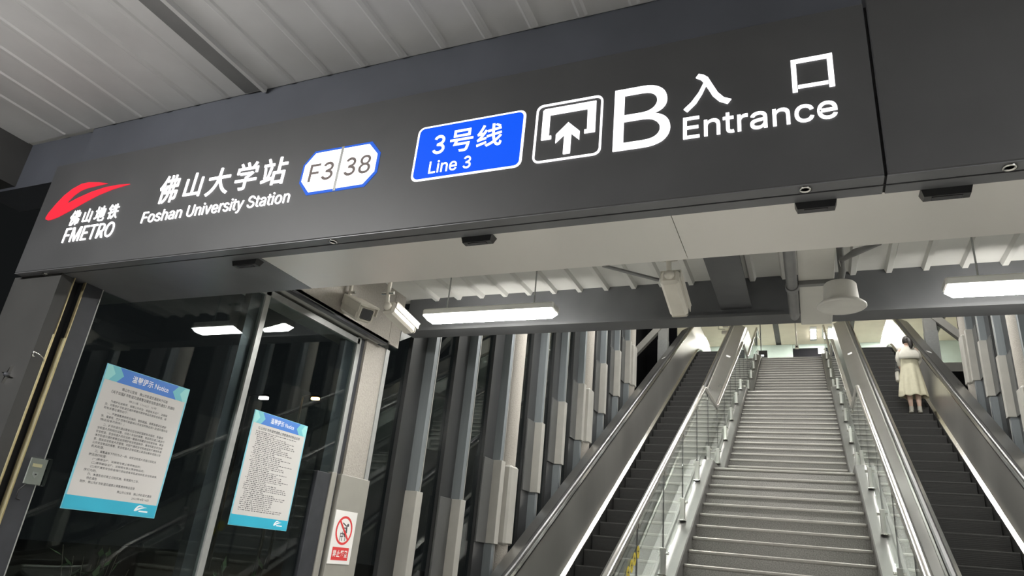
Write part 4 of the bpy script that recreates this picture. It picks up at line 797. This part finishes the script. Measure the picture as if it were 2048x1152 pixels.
# =================================================================== ESCALATORS
def esc_path(lo=5.9, hi=26.0):
    yb, yt = 7.275, 22.86
    def arc(c, za, zb, w=0.9, n=6):
        out = []
        p0 = (c - w, za(c - w)); p1 = (c, za(c)); p2 = (c + w, zb(c + w))
        for i in range(n + 1):
            t = i / n; out.append(((1 - t) ** 2 * p0[0] + 2 * t * (1 - t) * p1[0] + t * t * p2[0], (1 - t) ** 2 * p0[1] + 2 * t * (1 - t) * p1[1] + t * t * p2[1]))
        return out
    top = zinc(yt)
    return [(lo, 0)] + arc(yb, lambda y: 0.0, zinc) + arc(yt, zinc, lambda y: top) + [(hi, top)]
EP = esc_path()
def escalator(xc, side, phase):
    t = thing('escalator', (xc, 6.0, 0), f'stainless steel escalator to the {side} of the staircase', 'escalator', 'escalators beside the stairs')
    W2 = 0.515
    sm = MB().box(-W2 + .012, W2 - .012, 0.0, .425, -.42, -.004, 0)
    for k in range(9): sm.box(-W2 + .012, W2 - .012, -.004 - .0, .0, -.225 + k * .024, -.214 + k * .024, 0)
    sm.box(-W2 + .013, W2 - .013, -.008, .022, -.018, 0.0, 1)
    me = sm.mesh('step', ['step_dark', 'step_edge'], Vector((0, 0, 0)))
    y = 7.55 + phase
    while y < 23.1:
        z = lerp(EP, y) + (.0 if y < 22.4 else .0)
        link(me, 'step', t, (xc, y, z)); y += .40
    MB().box(xc - W2, xc + W2, 5.9, 7.5, -.02, .02).build('landing_plate', 'steel', t)
    MB().box(xc - W2, xc + W2, 23.3, 25.8, zinc(22.86) - .05, zinc(22.86) - .01).build('landing_plate', 'steel', t)
    for s_ in (-1, 1):
        x0 = xc + s_ * W2
        MB().sweep([(0, -.4), (0, .05), (.015, .05), (.015, -.4)], EP, x0, s_).build('skirt', 'step_dark', t)
        MB().sweep([(-.012, .05), (-.012, .085), (.05, .115), (.05, .05)], EP, x0, s_).build('skirt_trim', 'steel_bright', t)
        MB().sweep([(.045, .10), (.075, .985), (.095, .985), (.065, .10)], EP, x0, s_).build('inner_panel', 'steel_panel', t)
        MB().sweep([(.062, .985), (.062, 1.012), (.115, 1.02), (.115, .985)], EP, x0, s_).build('cap_strip', 'steel_bright', t)
        MB().sweep([(.118, 1.01), (.108, 1.03), (.112, 1.055), (.13, 1.066), (.165, 1.066), (.183, 1.055), (.187, 1.03), (.177, 1.01)], EP, x0, s_).build('handrail', 'rubber', t)
        MB().sweep([(.185, .985), (.185, 1.005), (.205, .985), (.205, .965)], EP, x0, s_).build('guide_lip', 'steel', t)
        dk = MB().sweep([(.20, .93), (.20, .965), (.50, .825), (.50, .79)], EP, x0, s_).build('outer_deck', 'deck_steel', t)
        MB().sweep([(.485, -.55), (.485, .80), (.50, .80), (.50, -.55)], EP, x0, s_).build('outer_panel', 'deck_steel', t)
        # small caution label on the deck
        yl = 18.2; zl = lerp(EP, yl)
        xa, xb = x0 + s_ * .30, x0 + s_ * .40
        dz = lambda q: .975 - (q - .20) * .4667
        MB().add([(xa, yl, zl + dz(.30)), (xb, yl, zl + dz(.40)), (xb, yl + .16, zl + .0924 + dz(.40)), (xa, yl + .16, zl + .0924 + dz(.30))], [(0, 1, 2, 3)]).build('label_plate', 'sign_white', dk)
        for (ye, sgn, ze) in ((5.9, -1, 0.0), (26.0, 1, zinc(22.86))):   # newel ends
            pts = [(ye + sgn * .44 * math.sin(PI * i / 10), ze + .55 + .45 * math.cos(PI * i / 10)) for i in range(11)]
            mb = MB(); xa, xb = sorted((x0 + s_ * .075, x0 + s_ * .20)); mb.prism(pts, 'X+', xa, xb - xa); mb.build('newel', 'steel_panel', t)
            MB().tube([(x0 + s_ * .147, a, b + .03) for a, b in pts], .035, 8).build('handrail_return', 'rubber', t)
    return t
escalator(XC - 2.335, 'left', 0.18)
escalator(XC + 2.335, 'right', 0.18)

# =================================================================== UPPER HALL
struct(MB().box(-8, 7.5, 25.0, 40, HALL_Z - .3, HALL_Z).build('floor_hall', 'hall_floor'), 'floor of the upper concourse', 'floor')
hc = root('ceiling_hall', (0, 28, HALL_C), 'cream panelled ceiling of the upper concourse with dark slots', 'ceiling')
prev = -8.0
for a, b in ((-4.35, -4.15), (-1.13, -0.90), (1.80, 2.02), (5.0, 5.2)):
    MB().box(prev, a, 19.1, 40, HALL_C, HALL_C + .08).build('panel', 'hall_cream', hc)
    MB().box(a, b, 19.1, 40, HALL_C + .06, HALL_C + .12).build('slot', 'hall_slot', hc); prev = b
MB().box(prev, 7.5, 19.1, 40, HALL_C, HALL_C + .08).build('panel', 'hall_cream', hc)
wb = root('wall_back', (0, 32, HALL_Z), 'pale teal back wall of the upper concourse', 'wall')
MB().box(-8, -0.425, 32.0, 32.2, HALL_Z, HALL_C).build('panel', 'hall_teal', wb)
MB().box(-0.415, 7.5, 32.02, 32.2, HALL_Z, HALL_C).build('panel', 'hall_teal', wb)
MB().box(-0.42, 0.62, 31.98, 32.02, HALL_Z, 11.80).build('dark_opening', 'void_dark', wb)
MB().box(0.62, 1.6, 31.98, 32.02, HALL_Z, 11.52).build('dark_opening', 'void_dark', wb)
MB().box(0.62, 1.6, 31.97, 32.01, 11.52, 11.80).build('light_panel', 'hall_teal', wb)
struct(MB().box(-7.9, -4.35, 24.6, 24.7, 0, HALL_C).build('hall_void_sheet', 'void_dark'), 'near-black sheet added for the dark void left of the escalator head', 'wall')  # near-black sheet, added to keep this part of the void dark
for s_, nm in ((-1, 'wall_hall_left'), (1, 'wall_hall_right')):
    xw = -7.9 if s_ < 0 else 7.4
    struct(MB().box(xw, xw + .1, 24.5, 40, HALL_Z, HALL_C).build(nm, 'hall_cream'), f"cream {'left' if s_ < 0 else 'right'} wall of the upper concourse", 'wall')
for i, (x, y, lb) in enumerate(((0.345, 30.0, 'bright recessed ceiling lamp above the head of the stairs'), (1.05, 30.0, 'bright recessed ceiling lamp beside the right railing head'),
                                (-2.9, 30.6, 'recessed ceiling lamp over the left escalator head'), (3.4, 30.4, 'recessed ceiling lamp over the right escalator head'))):
    t = thing('recessed_lamp', (x + .12, y + .6, HALL_C), lb, 'lamp', 'recessed lamps of the concourse ceiling')
    MB().box(x - .02, x + .24, y - .35, y + 1.5, HALL_C - .012, HALL_C - .001).build('trim_frame', 'frame_alu', t)
    MB().bbox(x, x + .22, y, y + 1.2, HALL_C - .022, HALL_C - .012, .004).build('diffuser', 'hall_glow', t)
t = thing('hanging_display', (-1.575, 29, 10.5), 'small dark hanging display at the head of the stairs', 'display')
MB().bbox(-1.77, -1.38, 28.96, 29.04, 10.48, 10.79, .01).build('case', 'sensor_black', t)
MB().box(-1.75, -1.52, 28.955, 28.96, 10.53, 10.60).build('lit_line', 'screen_glow', t)
MB().tube([(-1.62, 29, 10.78), (-1.62, 29, HALL_C)], .02, 6).build('rod', 'frame_dark', t)
t = thing('hall_camera', (-0.22, 28, 10.6), 'small white camera hanging before the dark opening at the stair head', 'camera')
MB().bbox(-0.29, -0.15, 27.94, 28.06, 10.52, 10.66, .01).build('housing', 'cctv_body', t)
MB().box(-0.255, -0.185, 27.935, 27.941, 10.555, 10.62).build('lens', 'cctv_window', t)
MB().tube([(-0.22, 28, 10.66), (-0.22, 28, HALL_C)], .03, 8).build('rod', 'cctv_body', t)
t = thing('wall_camera', (-2.95, 27, 11.1), 'pair of small white cameras hanging above the left escalator head', 'camera')
MB().tube([(-3.10, 27, HALL_C), (-3.10, 27, 11.12), (-2.85, 27, 11.10)], .02, 8).build('hanger', 'cctv_body', t)
MB().bbox(-2.93, -2.70, 26.9, 27.05, 11.16, 11.32, .015).build('housing', 'cctv_body', t)
MB().bbox(-2.98, -2.72, 26.9, 27.05, 10.88, 11.02, .015).build('housing', 'cctv_body', t)

# =================================================================== LAMPS
def linear_lamp(x0, x1, y, z, label, group, hang, glow='lamp_glow'):
    t = thing('linear_lamp', ((x0 + x1) / 2, y, z), label, 'lamp', group)
    MB().bbox(x0, x1, y - .075, y + .075, z + .012, z + .075, .012).build('housing', 'lamp_housing', t)
    mb = MB()
    mb.add([(x0 + .01, y - .07, z + .012), (x1 - .01, y - .07, z + .012), (x1 - .01, y + .07, z + .012), (x0 + .01, y + .07, z + .012),
            (x0 + .05, y - .05, z - .028), (x1 - .05, y - .05, z - .028), (x1 - .05, y + .05, z - .028), (x0 + .05, y + .05, z - .028)],
           [(0, 1, 2, 3), (7, 6, 5, 4), (0, 4, 5, 1), (1, 5, 6, 2), (2, 6, 7, 3), (3, 7, 4, 0)])
    mb.build('diffuser', glow, t)
    for xx in (x0 + .2, x1 - .2): MB().tube([(xx, y, z + .07), (xx, y, hang)], .006, 6).build('rod', 'frame_alu', t)
    return t
linear_lamp(-3.05, -1.83, 4.85, 3.505, 'bright linear lamp hanging left above the left escalator', 'linear lamps under the low canopy', DECK_Z - .001)
linear_lamp(0.88, 2.10, 4.85, 3.515, 'bright linear lamp hanging right above the right escalator', 'linear lamps under the low canopy', DECK_Z - .001)
for i, y in enumerate((8.6, 12.0, 15.4, 18.6)):  # highest row is added out of view to brighten the upper stairs
    for j, x in enumerate((-2.3, 1.5)):
        zr = 4.1 + (y - BEAM_Y - .1) * (HALL_C - 4.1) / (19.1 - BEAM_Y - .1)
        linear_lamp(x - .6, x + .6, y, zr - .45, f"linear lamp under the sloping roof over the {('left', 'right')[j]} escalator, {('lowest', 'second lowest', 'second highest', 'added highest')[i]} of four", 'linear lamps under the sloping roof', zr - .005, 'slope_glow')
linear_lamp(-4.0, -2.8, -0.35, 3.60, 'linear lamp under the canopy front, left of the viewer', 'linear lamps under the canopy front', DECK_Z, 'front_glow')
linear_lamp(2.7, 3.9, 0.0, 3.62, 'added unseen linear lamp right of the viewer, brightening the right sign panel', 'linear lamps under the canopy front', DECK_Z, 'front_glow')  # added lamp out of view, lifts the right end of the sign

# =================================================================== CEILING EQUIPMENT
def cctv(pos, direction, label, arm_top, sc=1.0, L=.34):
    """housing camera on a ceiling arm; pos = rear ball joint"""
    pos = Vector(pos); d = Vector(direction).normalized(); up = Vector((0, 0, 1)); r_ = d.cross(up).normalized(); u_ = r_.cross(d)
    mw = Matrix(((r_.x, d.x, u_.x, pos.x), (r_.y, d.y, u_.y, pos.y), (r_.z, d.z, u_.z, pos.z), (0, 0, 0, 1)))
    t = thing('security_camera', pos, label, 'security camera', 'security cameras under the low canopy')
    def mk(x0, x1, y0, y1, z0, z1, b, name, m, parent=t):
        mb = MB().bbox(x0, x1, y0, y1, z0, z1, b); mb.v = [mw @ (v * sc) for v in mb.v]; return mb.build(name, m, parent)
    body = mk(-.055, .055, -.05, L - .05, -.055, .050, .018, 'housing', 'cctv_body')
    mk(-.063, .063, -.03, L - .02, .046, .060, .005, 'hood', 'cctv_body')
    mk(-.061, -.056, -.03, L - .03, .0, .05, .001, 'hood_side', 'cctv_body'); mk(.056, .061, -.03, L - .03, .0, .05, .001, 'hood_side', 'cctv_body')
    fr = mk(-.050, .050, L - .052, L - .040, -.046, .044, .008, 'front_bezel', 'cctv_body')
    mk(-.036, .036, L - .042, L - .0385, -.033, .032, .006, 'window', 'cctv_window', fr)
    bm = bmesh.new(); bmesh.ops.create_uvsphere(bm, u_segments=14, v_segments=8, radius=.034)
    MB().from_bm(bm, 0, True, Matrix.Translation(mw @ Vector((0, -.062, .0)))).build('ball_joint', 'cctv_body', t); bm.free()
    j = mw @ Vector((0, -.062, 0))
    MB().tube([j, j + Vector((0, -.02, .06)), Vector((j.x, j.y - .02, arm_top))], .017, 10).build('arm', 'cctv_body', t)
    pz = arm_top
    MB().bbox(j.x - .05, j.x + .05, j.y - .07, j.y + .03, pz - .012, pz, .003).build('ceiling_plate', 'cctv_body', t)
    bx = MB()
    for sx in (-.055, .055): bx.tube([j + Vector((sx, -.02, .10)), j + Vector((sx * .2, -.02, .10))], .014, 8)
    bx.build('clamp_screw', 'steel_tube', t)
    return t
cctv((-0.775, 4.16, 3.42), (0.02, 1, -.30), 'cream housing camera pointing inward beside the roof beam', 3.9, 1.12)
cctv((-3.0, 4.25, 3.365), (0.06, 1, -.20), 'cream housing camera pointing inward at the left end of the lamp', 3.9)
cctv((-3.54, 4.42, 3.50), (0.75, -.45, -.40), 'cream housing camera facing outward near the left glass wall', 3.9, 1.35)

t = thing('hanging_duct', (0.1, 4.2, 3.55), 'cream flat duct hanging along the roof beside the pipe', 'duct')
MB().bbox(0.0, 0.222, 2.75, 5.50, 3.55, 3.60, .004).build('casing', 'duct', t)
MB().tube([(0.01, 5.0, 3.60), (0.01, 5.0, DECK_Z)], .006, 6).build('hanger', 'frame_alu', t)
MB().box(-.02, 0.24, 4.60, 4.645, 3.52, 3.55).build('strut', 'pipe', t)
t = thing('ceiling_pipe', (-0.04, 4.2, 3.5), 'dark grey pipe running along the roof beside the cream duct', 'pipe')
MB().tube([(-0.042, 2.75, 3.52), (-0.042, 5.20, 3.52), (-0.042, 5.235, 3.52)], [.036, .036, .026], 14).build('tube', 'pipe', t)
MB().tube([(-0.042, 4.60, 3.52), (-0.042, 4.66, 3.52)], .044, 14).build('coupling', 'pipe', t)
t = thing('hanging_speaker', (0.24, 4.4, 3.27), 'round cream ceiling speaker hanging from a conduit', 'speaker')
MB().lathe([(.088, .155), (.096, .145), (.105, .03), (.105, .02)], (0.24, 4.4, 3.27), 28).build('can', 'light_shell', t)
MB().lathe([(.125, .025), (.142, .010), (.143, .002), (.136, -.004), (.125, .002), (.01, .006)], (0.24, 4.4, 3.27), 32).build('flange', 'light_shell', t)
MB().tube([(0.24, 4.4, 3.42), (0.262, 4.42, 3.52), (0.262, 4.45, 3.62), (0.262, 4.45, 3.78)], .022, 10).build('conduit', 'pipe', t)
MB().tube([(0.25, 4.4, 3.42), (0.262, 4.4, 3.50), (0.25, 4.42, 3.6)], .0025, 5).build('wire', 'lamp_housing', t)
MB().tube([(0.262, 4.45, 3.62), (0.262, 4.300, 3.548), (0.335, 4.200, 3.548), (0.447, 4.000, 3.498)], [.012, .014, .024, .012], 8).build('flex_tail', 'pipe', t)
t = thing('angle_bar', (-1.1, 4.0, 3.6), 'dark angled bar running up to the camera beside the roof beam', 'bar')
MB().tube([(-1.217, 4.050, 3.519), (-0.853, 4.150, 3.427)], .012, 6).build('bar', 'pipe', t)

# =================================================================== WOMAN ON THE RIGHT ESCALATOR
def skin_mesh(joints, edges, radii, level=2):
    me = bpy.data.meshes.new('sk'); me.from_pydata(joints, edges, []); ob = bpy.data.objects.new('sk', me); COL.objects.link(ob)
    md = ob.modifiers.new('s', 'SKIN'); md.use_smooth_shade = True
    for i, r_ in enumerate(radii): me.skin_vertices[0].data[i].radius = r_ if isinstance(r_, tuple) else (r_, r_)
    me.skin_vertices[0].data[0].use_root = True
    sb = ob.modifiers.new('d', 'SUBSURF'); sb.levels = level; sb.render_levels = level
    dg = bpy.context.evaluated_depsgraph_get(); dg.update()
    out = bpy.data.meshes.new_from_object(ob.evaluated_get(dg)); bpy.data.objects.remove(ob); bpy.data.meshes.remove(me)
    return out
def person(base):
    bx, by, bz = base
    t = thing('person', base, 'person in cream skirt and white sailor-collar blouse riding the right escalator', 'person')
    J = [(0, 0, .90), (0, .0, 1.08), (0, .01, 1.27), (0, .02, 1.37), (0, .03, 1.44), (0, .045, 1.50),       # pelvis..neck
         (-.085, 0, .86), (-.085, .01, .47), (-.075, -.015, .30), (-.07, -.01, .09), (-.075, .06, .03), (-.08, .13, .022),   # left leg
         (.085, 0, .86), (.085, .01, .47), (.08, -.015, .30), (.08, -.01, .09), (.085, .06, .03), (.09, .13, .022),
         (-.155, .015, 1.355), (-.205, -.01, 1.13), (-.165, .10, .99), (-.135, .17, .96),
         (.155, .015, 1.355), (.195, .0, 1.13), (.14, .13, 1.02), (.10, .20, 1.04)]
    E_ = [(0, 1), (1, 2), (2, 3), (3, 4), (4, 5), (0, 6), (6, 7), (7, 8), (8, 9), (9, 10), (10, 11), (0, 12), (12, 13), (13, 14), (14, 15), (15, 16), (16, 17),
          (3, 18), (18, 19), (19, 20), (20, 21), (3, 22), (22, 23), (23, 24), (24, 25)]
    Rr = [(.15, .11), (.12, .09), (.13, .095), (.10, .075), (.05, .05), (.045, .045), .085, .058, .056, .036, .036, .028, .085, .058, .056, .036, .036, .028, .058, .042, .034, .024, .058, .042, .034, .024]
    me = skin_mesh(J, E_, Rr)
    # head with face and fingers joined into the same mesh
    bm = bmesh.new(); bm.from_mesh(me); bpy.data.meshes.remove(me)
    h = bmesh.ops.create_uvsphere(bm, u_segments=18, v_segments=12, radius=1.0)
    for v in h['verts']:
        c = v.co; w = .078 - .018 * max(0, -c.z); v.co = Vector((c.x * w, .055 + c.y * (.092 - .012 * max(0, -c.z)), 1.575 + c.z * .108))
    for ex in (-.03, .03):      # eyes, ears
        e_ = bmesh.ops.create_uvsphere(bm, u_segments=8, v_segments=6, radius=.012, matrix=Matrix.Translation((ex, .137, 1.58)))
        bmesh.ops.create_uvsphere(bm, u_segments=8, v_segments=6, radius=.022, matrix=Matrix.Translation((ex * 2.6, .055, 1.57)) @ Matrix.Diagonal((.4, .7, 1.2, 1)))
    bmesh.ops.create_cone(bm, segments=8, radius1=.014, radius2=.006, depth=.045, cap_ends=True, matrix=Matrix.Translation((0, .150, 1.56)) @ Matrix.Rotation(.3, 4, 'X'))
    bmesh.ops.create_uvsphere(bm, u_segments=8, v_segments=6, radius=.02, matrix=Matrix.Translation((0, .137, 1.525)) @ Matrix.Diagonal((1, .4, .35, 1)))
    for (hx, hy, hz, sx) in ((-.135, .17, .96, 1), (.10, .20, 1.04, -1)):
        for k in range(5):
            o_ = Vector((hx + sx * (.004 + .013 * (k - 2)), hy + .02, hz - .005)); ln = (.035, .06, .068, .062, .048)[k]
            dirs = Vector((sx * (.5 if k == 0 else .1), .8, -.45)).normalized()
            for seg in range(2):
                bmesh.ops.create_cone(bm, segments=7, radius1=.0085 - .001 * seg, radius2=.0072 - .001 * seg, depth=ln / 2 + .006, cap_ends=True,
                                      matrix=Matrix.Translation(o_ + dirs * ln / 4) @ dirs.to_track_quat('Z', 'Y').to_matrix().to_4x4())
                o_ = o_ + dirs * ln / 2; dirs = (dirs + Vector((0, -.2, -.5))).normalized()
    mb = MB(); mb.from_bm(bm, 0, True, Matrix.Translation(base)); bm.free(); mb.build('body', 'skin', t)
    # skirt: flared, folded, open shell with thickness
    def shell(rings, n, name, m, fold=0.0, folds=9, ph=0.0):
        vs, fs = [], []
        for (z, rx, ry, oy, fo) in rings:
            for k in range(n):
                a = 2 * PI * k / n; q = 1 + fold * fo * math.sin(folds * a + ph) + fold * .5 * fo * math.sin(4 * a + 1 + ph)
                vs.append((bx + rx * q * math.cos(a), by + oy + ry * q * math.sin(a), bz + z + (.012 * fo * math.sin(folds * a + 1.5 + ph))))
        for i in range(len(rings) - 1):
            for k in range(n):
                a, b = i * n + k, i * n + (k + 1) % n; fs.append((a, b, b + n, a + n))
        o = MB().add(vs, fs, 0, True).build(name, m, t)
        md = o.modifiers.new('thick', 'SOLIDIFY'); md.thickness = .006; md.offset = -1
        return o
    shell([(1.15, .165, .125, .0, 0), (1.08, .165, .130, 0, .1), (.98, .175, .145, 0, .3), (.80, .200, .17, 0, .7), (.58, .228, .195, 0, 1), (.36, .256, .22, 0, 1.15), (.33, .26, .223, 0, 1.2)], 72, 'skirt', 'cloth_cream', .075, 8)
    bl = shell([(1.06, .160, .120, .0, 0), (1.16, .162, .122, .0, .2), (1.28, .168, .118, .01, .1), (1.36, .155, .095, .02, 0), (1.405, .11, .075, .03, 0), (1.43, .062, .058, .035, 0)], 40, 'blouse', 'cloth_white', .02, 6)
    for s_ in (-1, 1):
        el = Vector((-.205, -.01, 1.13)) if s_ < 0 else Vector((.195, .0, 1.13)); wr = Vector((-.165, .10, .99)) if s_ < 0 else Vector((.15, .11, 1.04))
        b0 = Vector(base)
        MB().tube([b0 + Vector((s_ * .13, .015, 1.36)), b0 + Vector((s_ * .175, .01, 1.30)), b0 + el + Vector((0, 0, .06)), b0 + el, b0 + el * .35 + wr * .65], [.044, .054, .050, .048, .046], 14).build('sleeve', 'cloth_white', bl)
    # sailor collar: square flap on the back
    vs, fs = [], []
    nx, nz = 13, 7
    for j in range(nz):
        for i in range(nx):
            u = -1 + 2 * i / (nx - 1); v = j / (nz - 1)
            w = .115 + .085 * min(1, v * 1.6); z = 1.43 - v * .30
            y = -.06 - .115 * math.sin(min(1, v * 1.25) * PI / 2) + .05 * u * u * (.4 + .6 * v)
            vs.append((bx + u * w, by + y, bz + z - .03 * u * u * (1 - v)))
    for j in range(nz - 1):
        for i in range(nx - 1): a = j * nx + i; fs.append((a, a + 1, a + 1 + nx, a + nx))
    o = MB().add(vs, fs, 0, True).build('sailor_collar', 'cloth_white', bl); md = o.modifiers.new('thick', 'SOLIDIFY'); md.thickness = .008
    # hair cap, ponytail
    hm = MB(); bm = bmesh.new(); bmesh.ops.create_uvsphere(bm, u_segments=20, v_segments=14, radius=1.0)
    bmesh.ops.delete(bm, geom=[v for v in bm.verts if v.co.z < -.75 or (v.co.y > .45 and v.co.z < .35)], context='VERTS')
    for v in bm.verts: c = v.co; v.co = Vector((bx + c.x * .088, by + .045 + c.y * .104, bz + 1.588 + c.z * .112))
    hm.from_bm(bm, 0, True); bm.free(); hr = hm.build('hair', 'hair', t)
    md = hr.modifiers.new('thick', 'SOLIDIFY'); md.thickness = .008; md.offset = -1
    MB().tube([Vector(base) + Vector(p) for p in ((.01, -.05, 1.60), (.03, -.095, 1.575), (.045, -.115, 1.52), (.05, -.125, 1.45), (.048, -.13, 1.39), (.045, -.128, 1.355))], [.03, .04, .047, .045, .034, .012], 12).build('ponytail', 'hair', hr)
    # socks and shoes
    for s_ in (-1, 1):
        fx = -.07 if s_ < 0 else .08
        MB().tube([(bx + fx, by - .012, bz + .13), (bx + fx, by - .01, bz + .09), (bx + fx, by - .005, bz + .05)], [.043, .042, .044], 12).build('sock', 'cloth_white', t)
        vs = []; n = 16
        shp = [(-.042, -.055, .0), (.042, -.055, 0)]
        ring = lambda s0, z: [(bx + fx + s_ * .006 + s0 * .044 * math.cos(2 * PI * k / n) * (1 - .25 * max(0, math.sin(2 * PI * k / n))), by + .045 + s0 * .115 * math.sin(2 * PI * k / n), bz + z) for k in range(n)]
        rs = [ring(1.0, 0.002), ring(1.04, .012), ring(1.0, .03), ring(.86, .055), ring(.62, .066)]
        for r_ in rs: vs += r_
        fs = [(i * n + k, i * n + (k + 1) % n, (i + 1) * n + (k + 1) % n, (i + 1) * n + k) for i in range(4) for k in range(n)] + [list(range(n))[::-1], [4 * n + k for k in range(n)]]
        sh = MB().add(vs, fs, 0, True).build('shoe', 'cloth_white', t)
        MB().tube([(bx + fx - .047, by + .02, bz + .035), (bx + fx - .03, by + .01, bz + .072), (bx + fx + .03, by + .01, bz + .072), (bx + fx + .047, by + .02, bz + .035)], .010, 8).build('strap', 'shoe_black', sh)
    return t
WB = (2.155, 16.66, 5.392)
pw = person(WB)
pw.scale = (1.04, 1.04, 1.04)
# bag on her left arm
t = thing('handbag', (WB[0] - .27, WB[1], WB[2] + .95), 'small grey bag hanging from the left elbow of the person', 'bag')
MB().bbox(WB[0] - .295, WB[0] - .225, WB[1] - .06, WB[1] + .13, WB[2] + .70, WB[2] + .98, .025).build('pouch', 'cloth_white', t)
MB().tube([Vector(WB) + Vector(p) for p in ((-.275, -.04, .97), (-.27, -.03, 1.08), (-.24, .0, 1.17), (-.255, .05, 1.10), (-.275, .10, .97))], .008, 8).build('handle', 'shoe_black', t)
MB().bbox(WB[0] - .30, WB[0] - .22, WB[1] - .065, WB[1] + .135, WB[2] + .92, WB[2] + .97, .006).build('flap_band', 'bag_grey', t)

# =================================================================== OUTSIDE: planting and street lamps
def shrub(x, y, h, n, label, blade=False):
    t = thing('shrub', (x, y, -.02), label, 'shrub', 'planting outside the glass')
    rnd = random.Random(int(x * 100) + int(y * 37)); leaf, st_ = MB(), MB()
    for i in range(n):
        a = rnd.uniform(0, 2 * PI); rr = rnd.uniform(.05, .28); hh = h * rnd.uniform(.6, 1)
        tip = Vector((x + rr * 2.2 * math.cos(a), y + rr * 2.2 * math.sin(a), hh)); b0 = Vector((x + rr * .2 * math.cos(a), y + rr * .2 * math.sin(a), -.02))
        if blade:
            mid = b0 * .45 + tip * .55 + Vector((0, 0, hh * .25)); s_ = Vector((-math.sin(a), math.cos(a), 0)) * .012
            leaf.add([b0 - s_, b0 + s_, mid + s_ * 1.3, mid - s_ * 1.3, tip + Vector((.12 * math.cos(a), .12 * math.sin(a), -.15))], [(0, 1, 2, 3), (3, 2, 4)])
        else:
            st_.tube([b0, b0 * .5 + tip * .5 + Vector((0, 0, .05)), tip], [.010, .007, .003], 5)
            for k in range(10):
                p = b0.lerp(tip, .3 + .07 * k); d = Vector((rnd.uniform(-1, 1), rnd.uniform(-1, 1), rnd.uniform(-.1, .8))).normalized(); s_ = d.cross(Vector((0, 0, 1))).normalized() * .028
                leaf.add([p, p + d * .06 + s_, p + d * .15, p + d * .06 - s_], [(0, 1, 2, 3)])
    l = leaf.build('foliage', 'leaf', t); l['kind'] = 'stuff'
    if not blade: st_.build('stems', 'stem', t)
    else: MB().lathe([(.05, 0), (.06, .05), (.03, .12)], (x, y, -.02), 10).build('crown', 'stem', t)
shrub(-5.0, 5.55, 1.45, 26, 'leafy shrub outside the glass behind the right notice')
shrub(-6.3, 4.9, 1.35, 30, 'low leafy shrub outside the glass below the right notice')
shrub(-4.75, 6.9, 1.55, 46, 'grassy clump outside the glass just past the corner pillar', True)
shrub(-4.8, 7.9, 1.35, 40, 'grassy clump outside the glass between the first two columns', True)
for (x, y, z, m, lb) in ((-26.0, 30.85, 9.20, 'street_orange', 'tall street lamp with orange light seen through the glass'), (-22.0, 25.6, 3.65, 'street_orange', 'low orange garden lamp seen through the glass'),
                         (-24.0, 24.8, 7.75, 'street_white', 'street lamp with pale light seen through the glass')):
    t = thing('street_lamp', (x, y, 0), lb, 'street lamp', 'street lamps in the night outside')
    MB().tube([(x - .9, y, -.02), (x - .9, y, z * .6), (x - .9, y, z + .1)], [.09, .07, .05], 8).build('pole', 'frame_dark', t)
    MB().tube([(x - .9, y, z + .08), (x - .4, y, z + .16), (x, y, z + .12)], .035, 8).build('arm', 'frame_dark', t)
    hd = MB().bbox(x - .22, x + .28, y - .12, y + .12, z + .03, z + .14, .02).build('head', 'frame_dark', t)
    MB().bbox(x - .20, x + .26, y - .11, y + .11, z - .10, z + .03, .02).build('lens', m, hd)
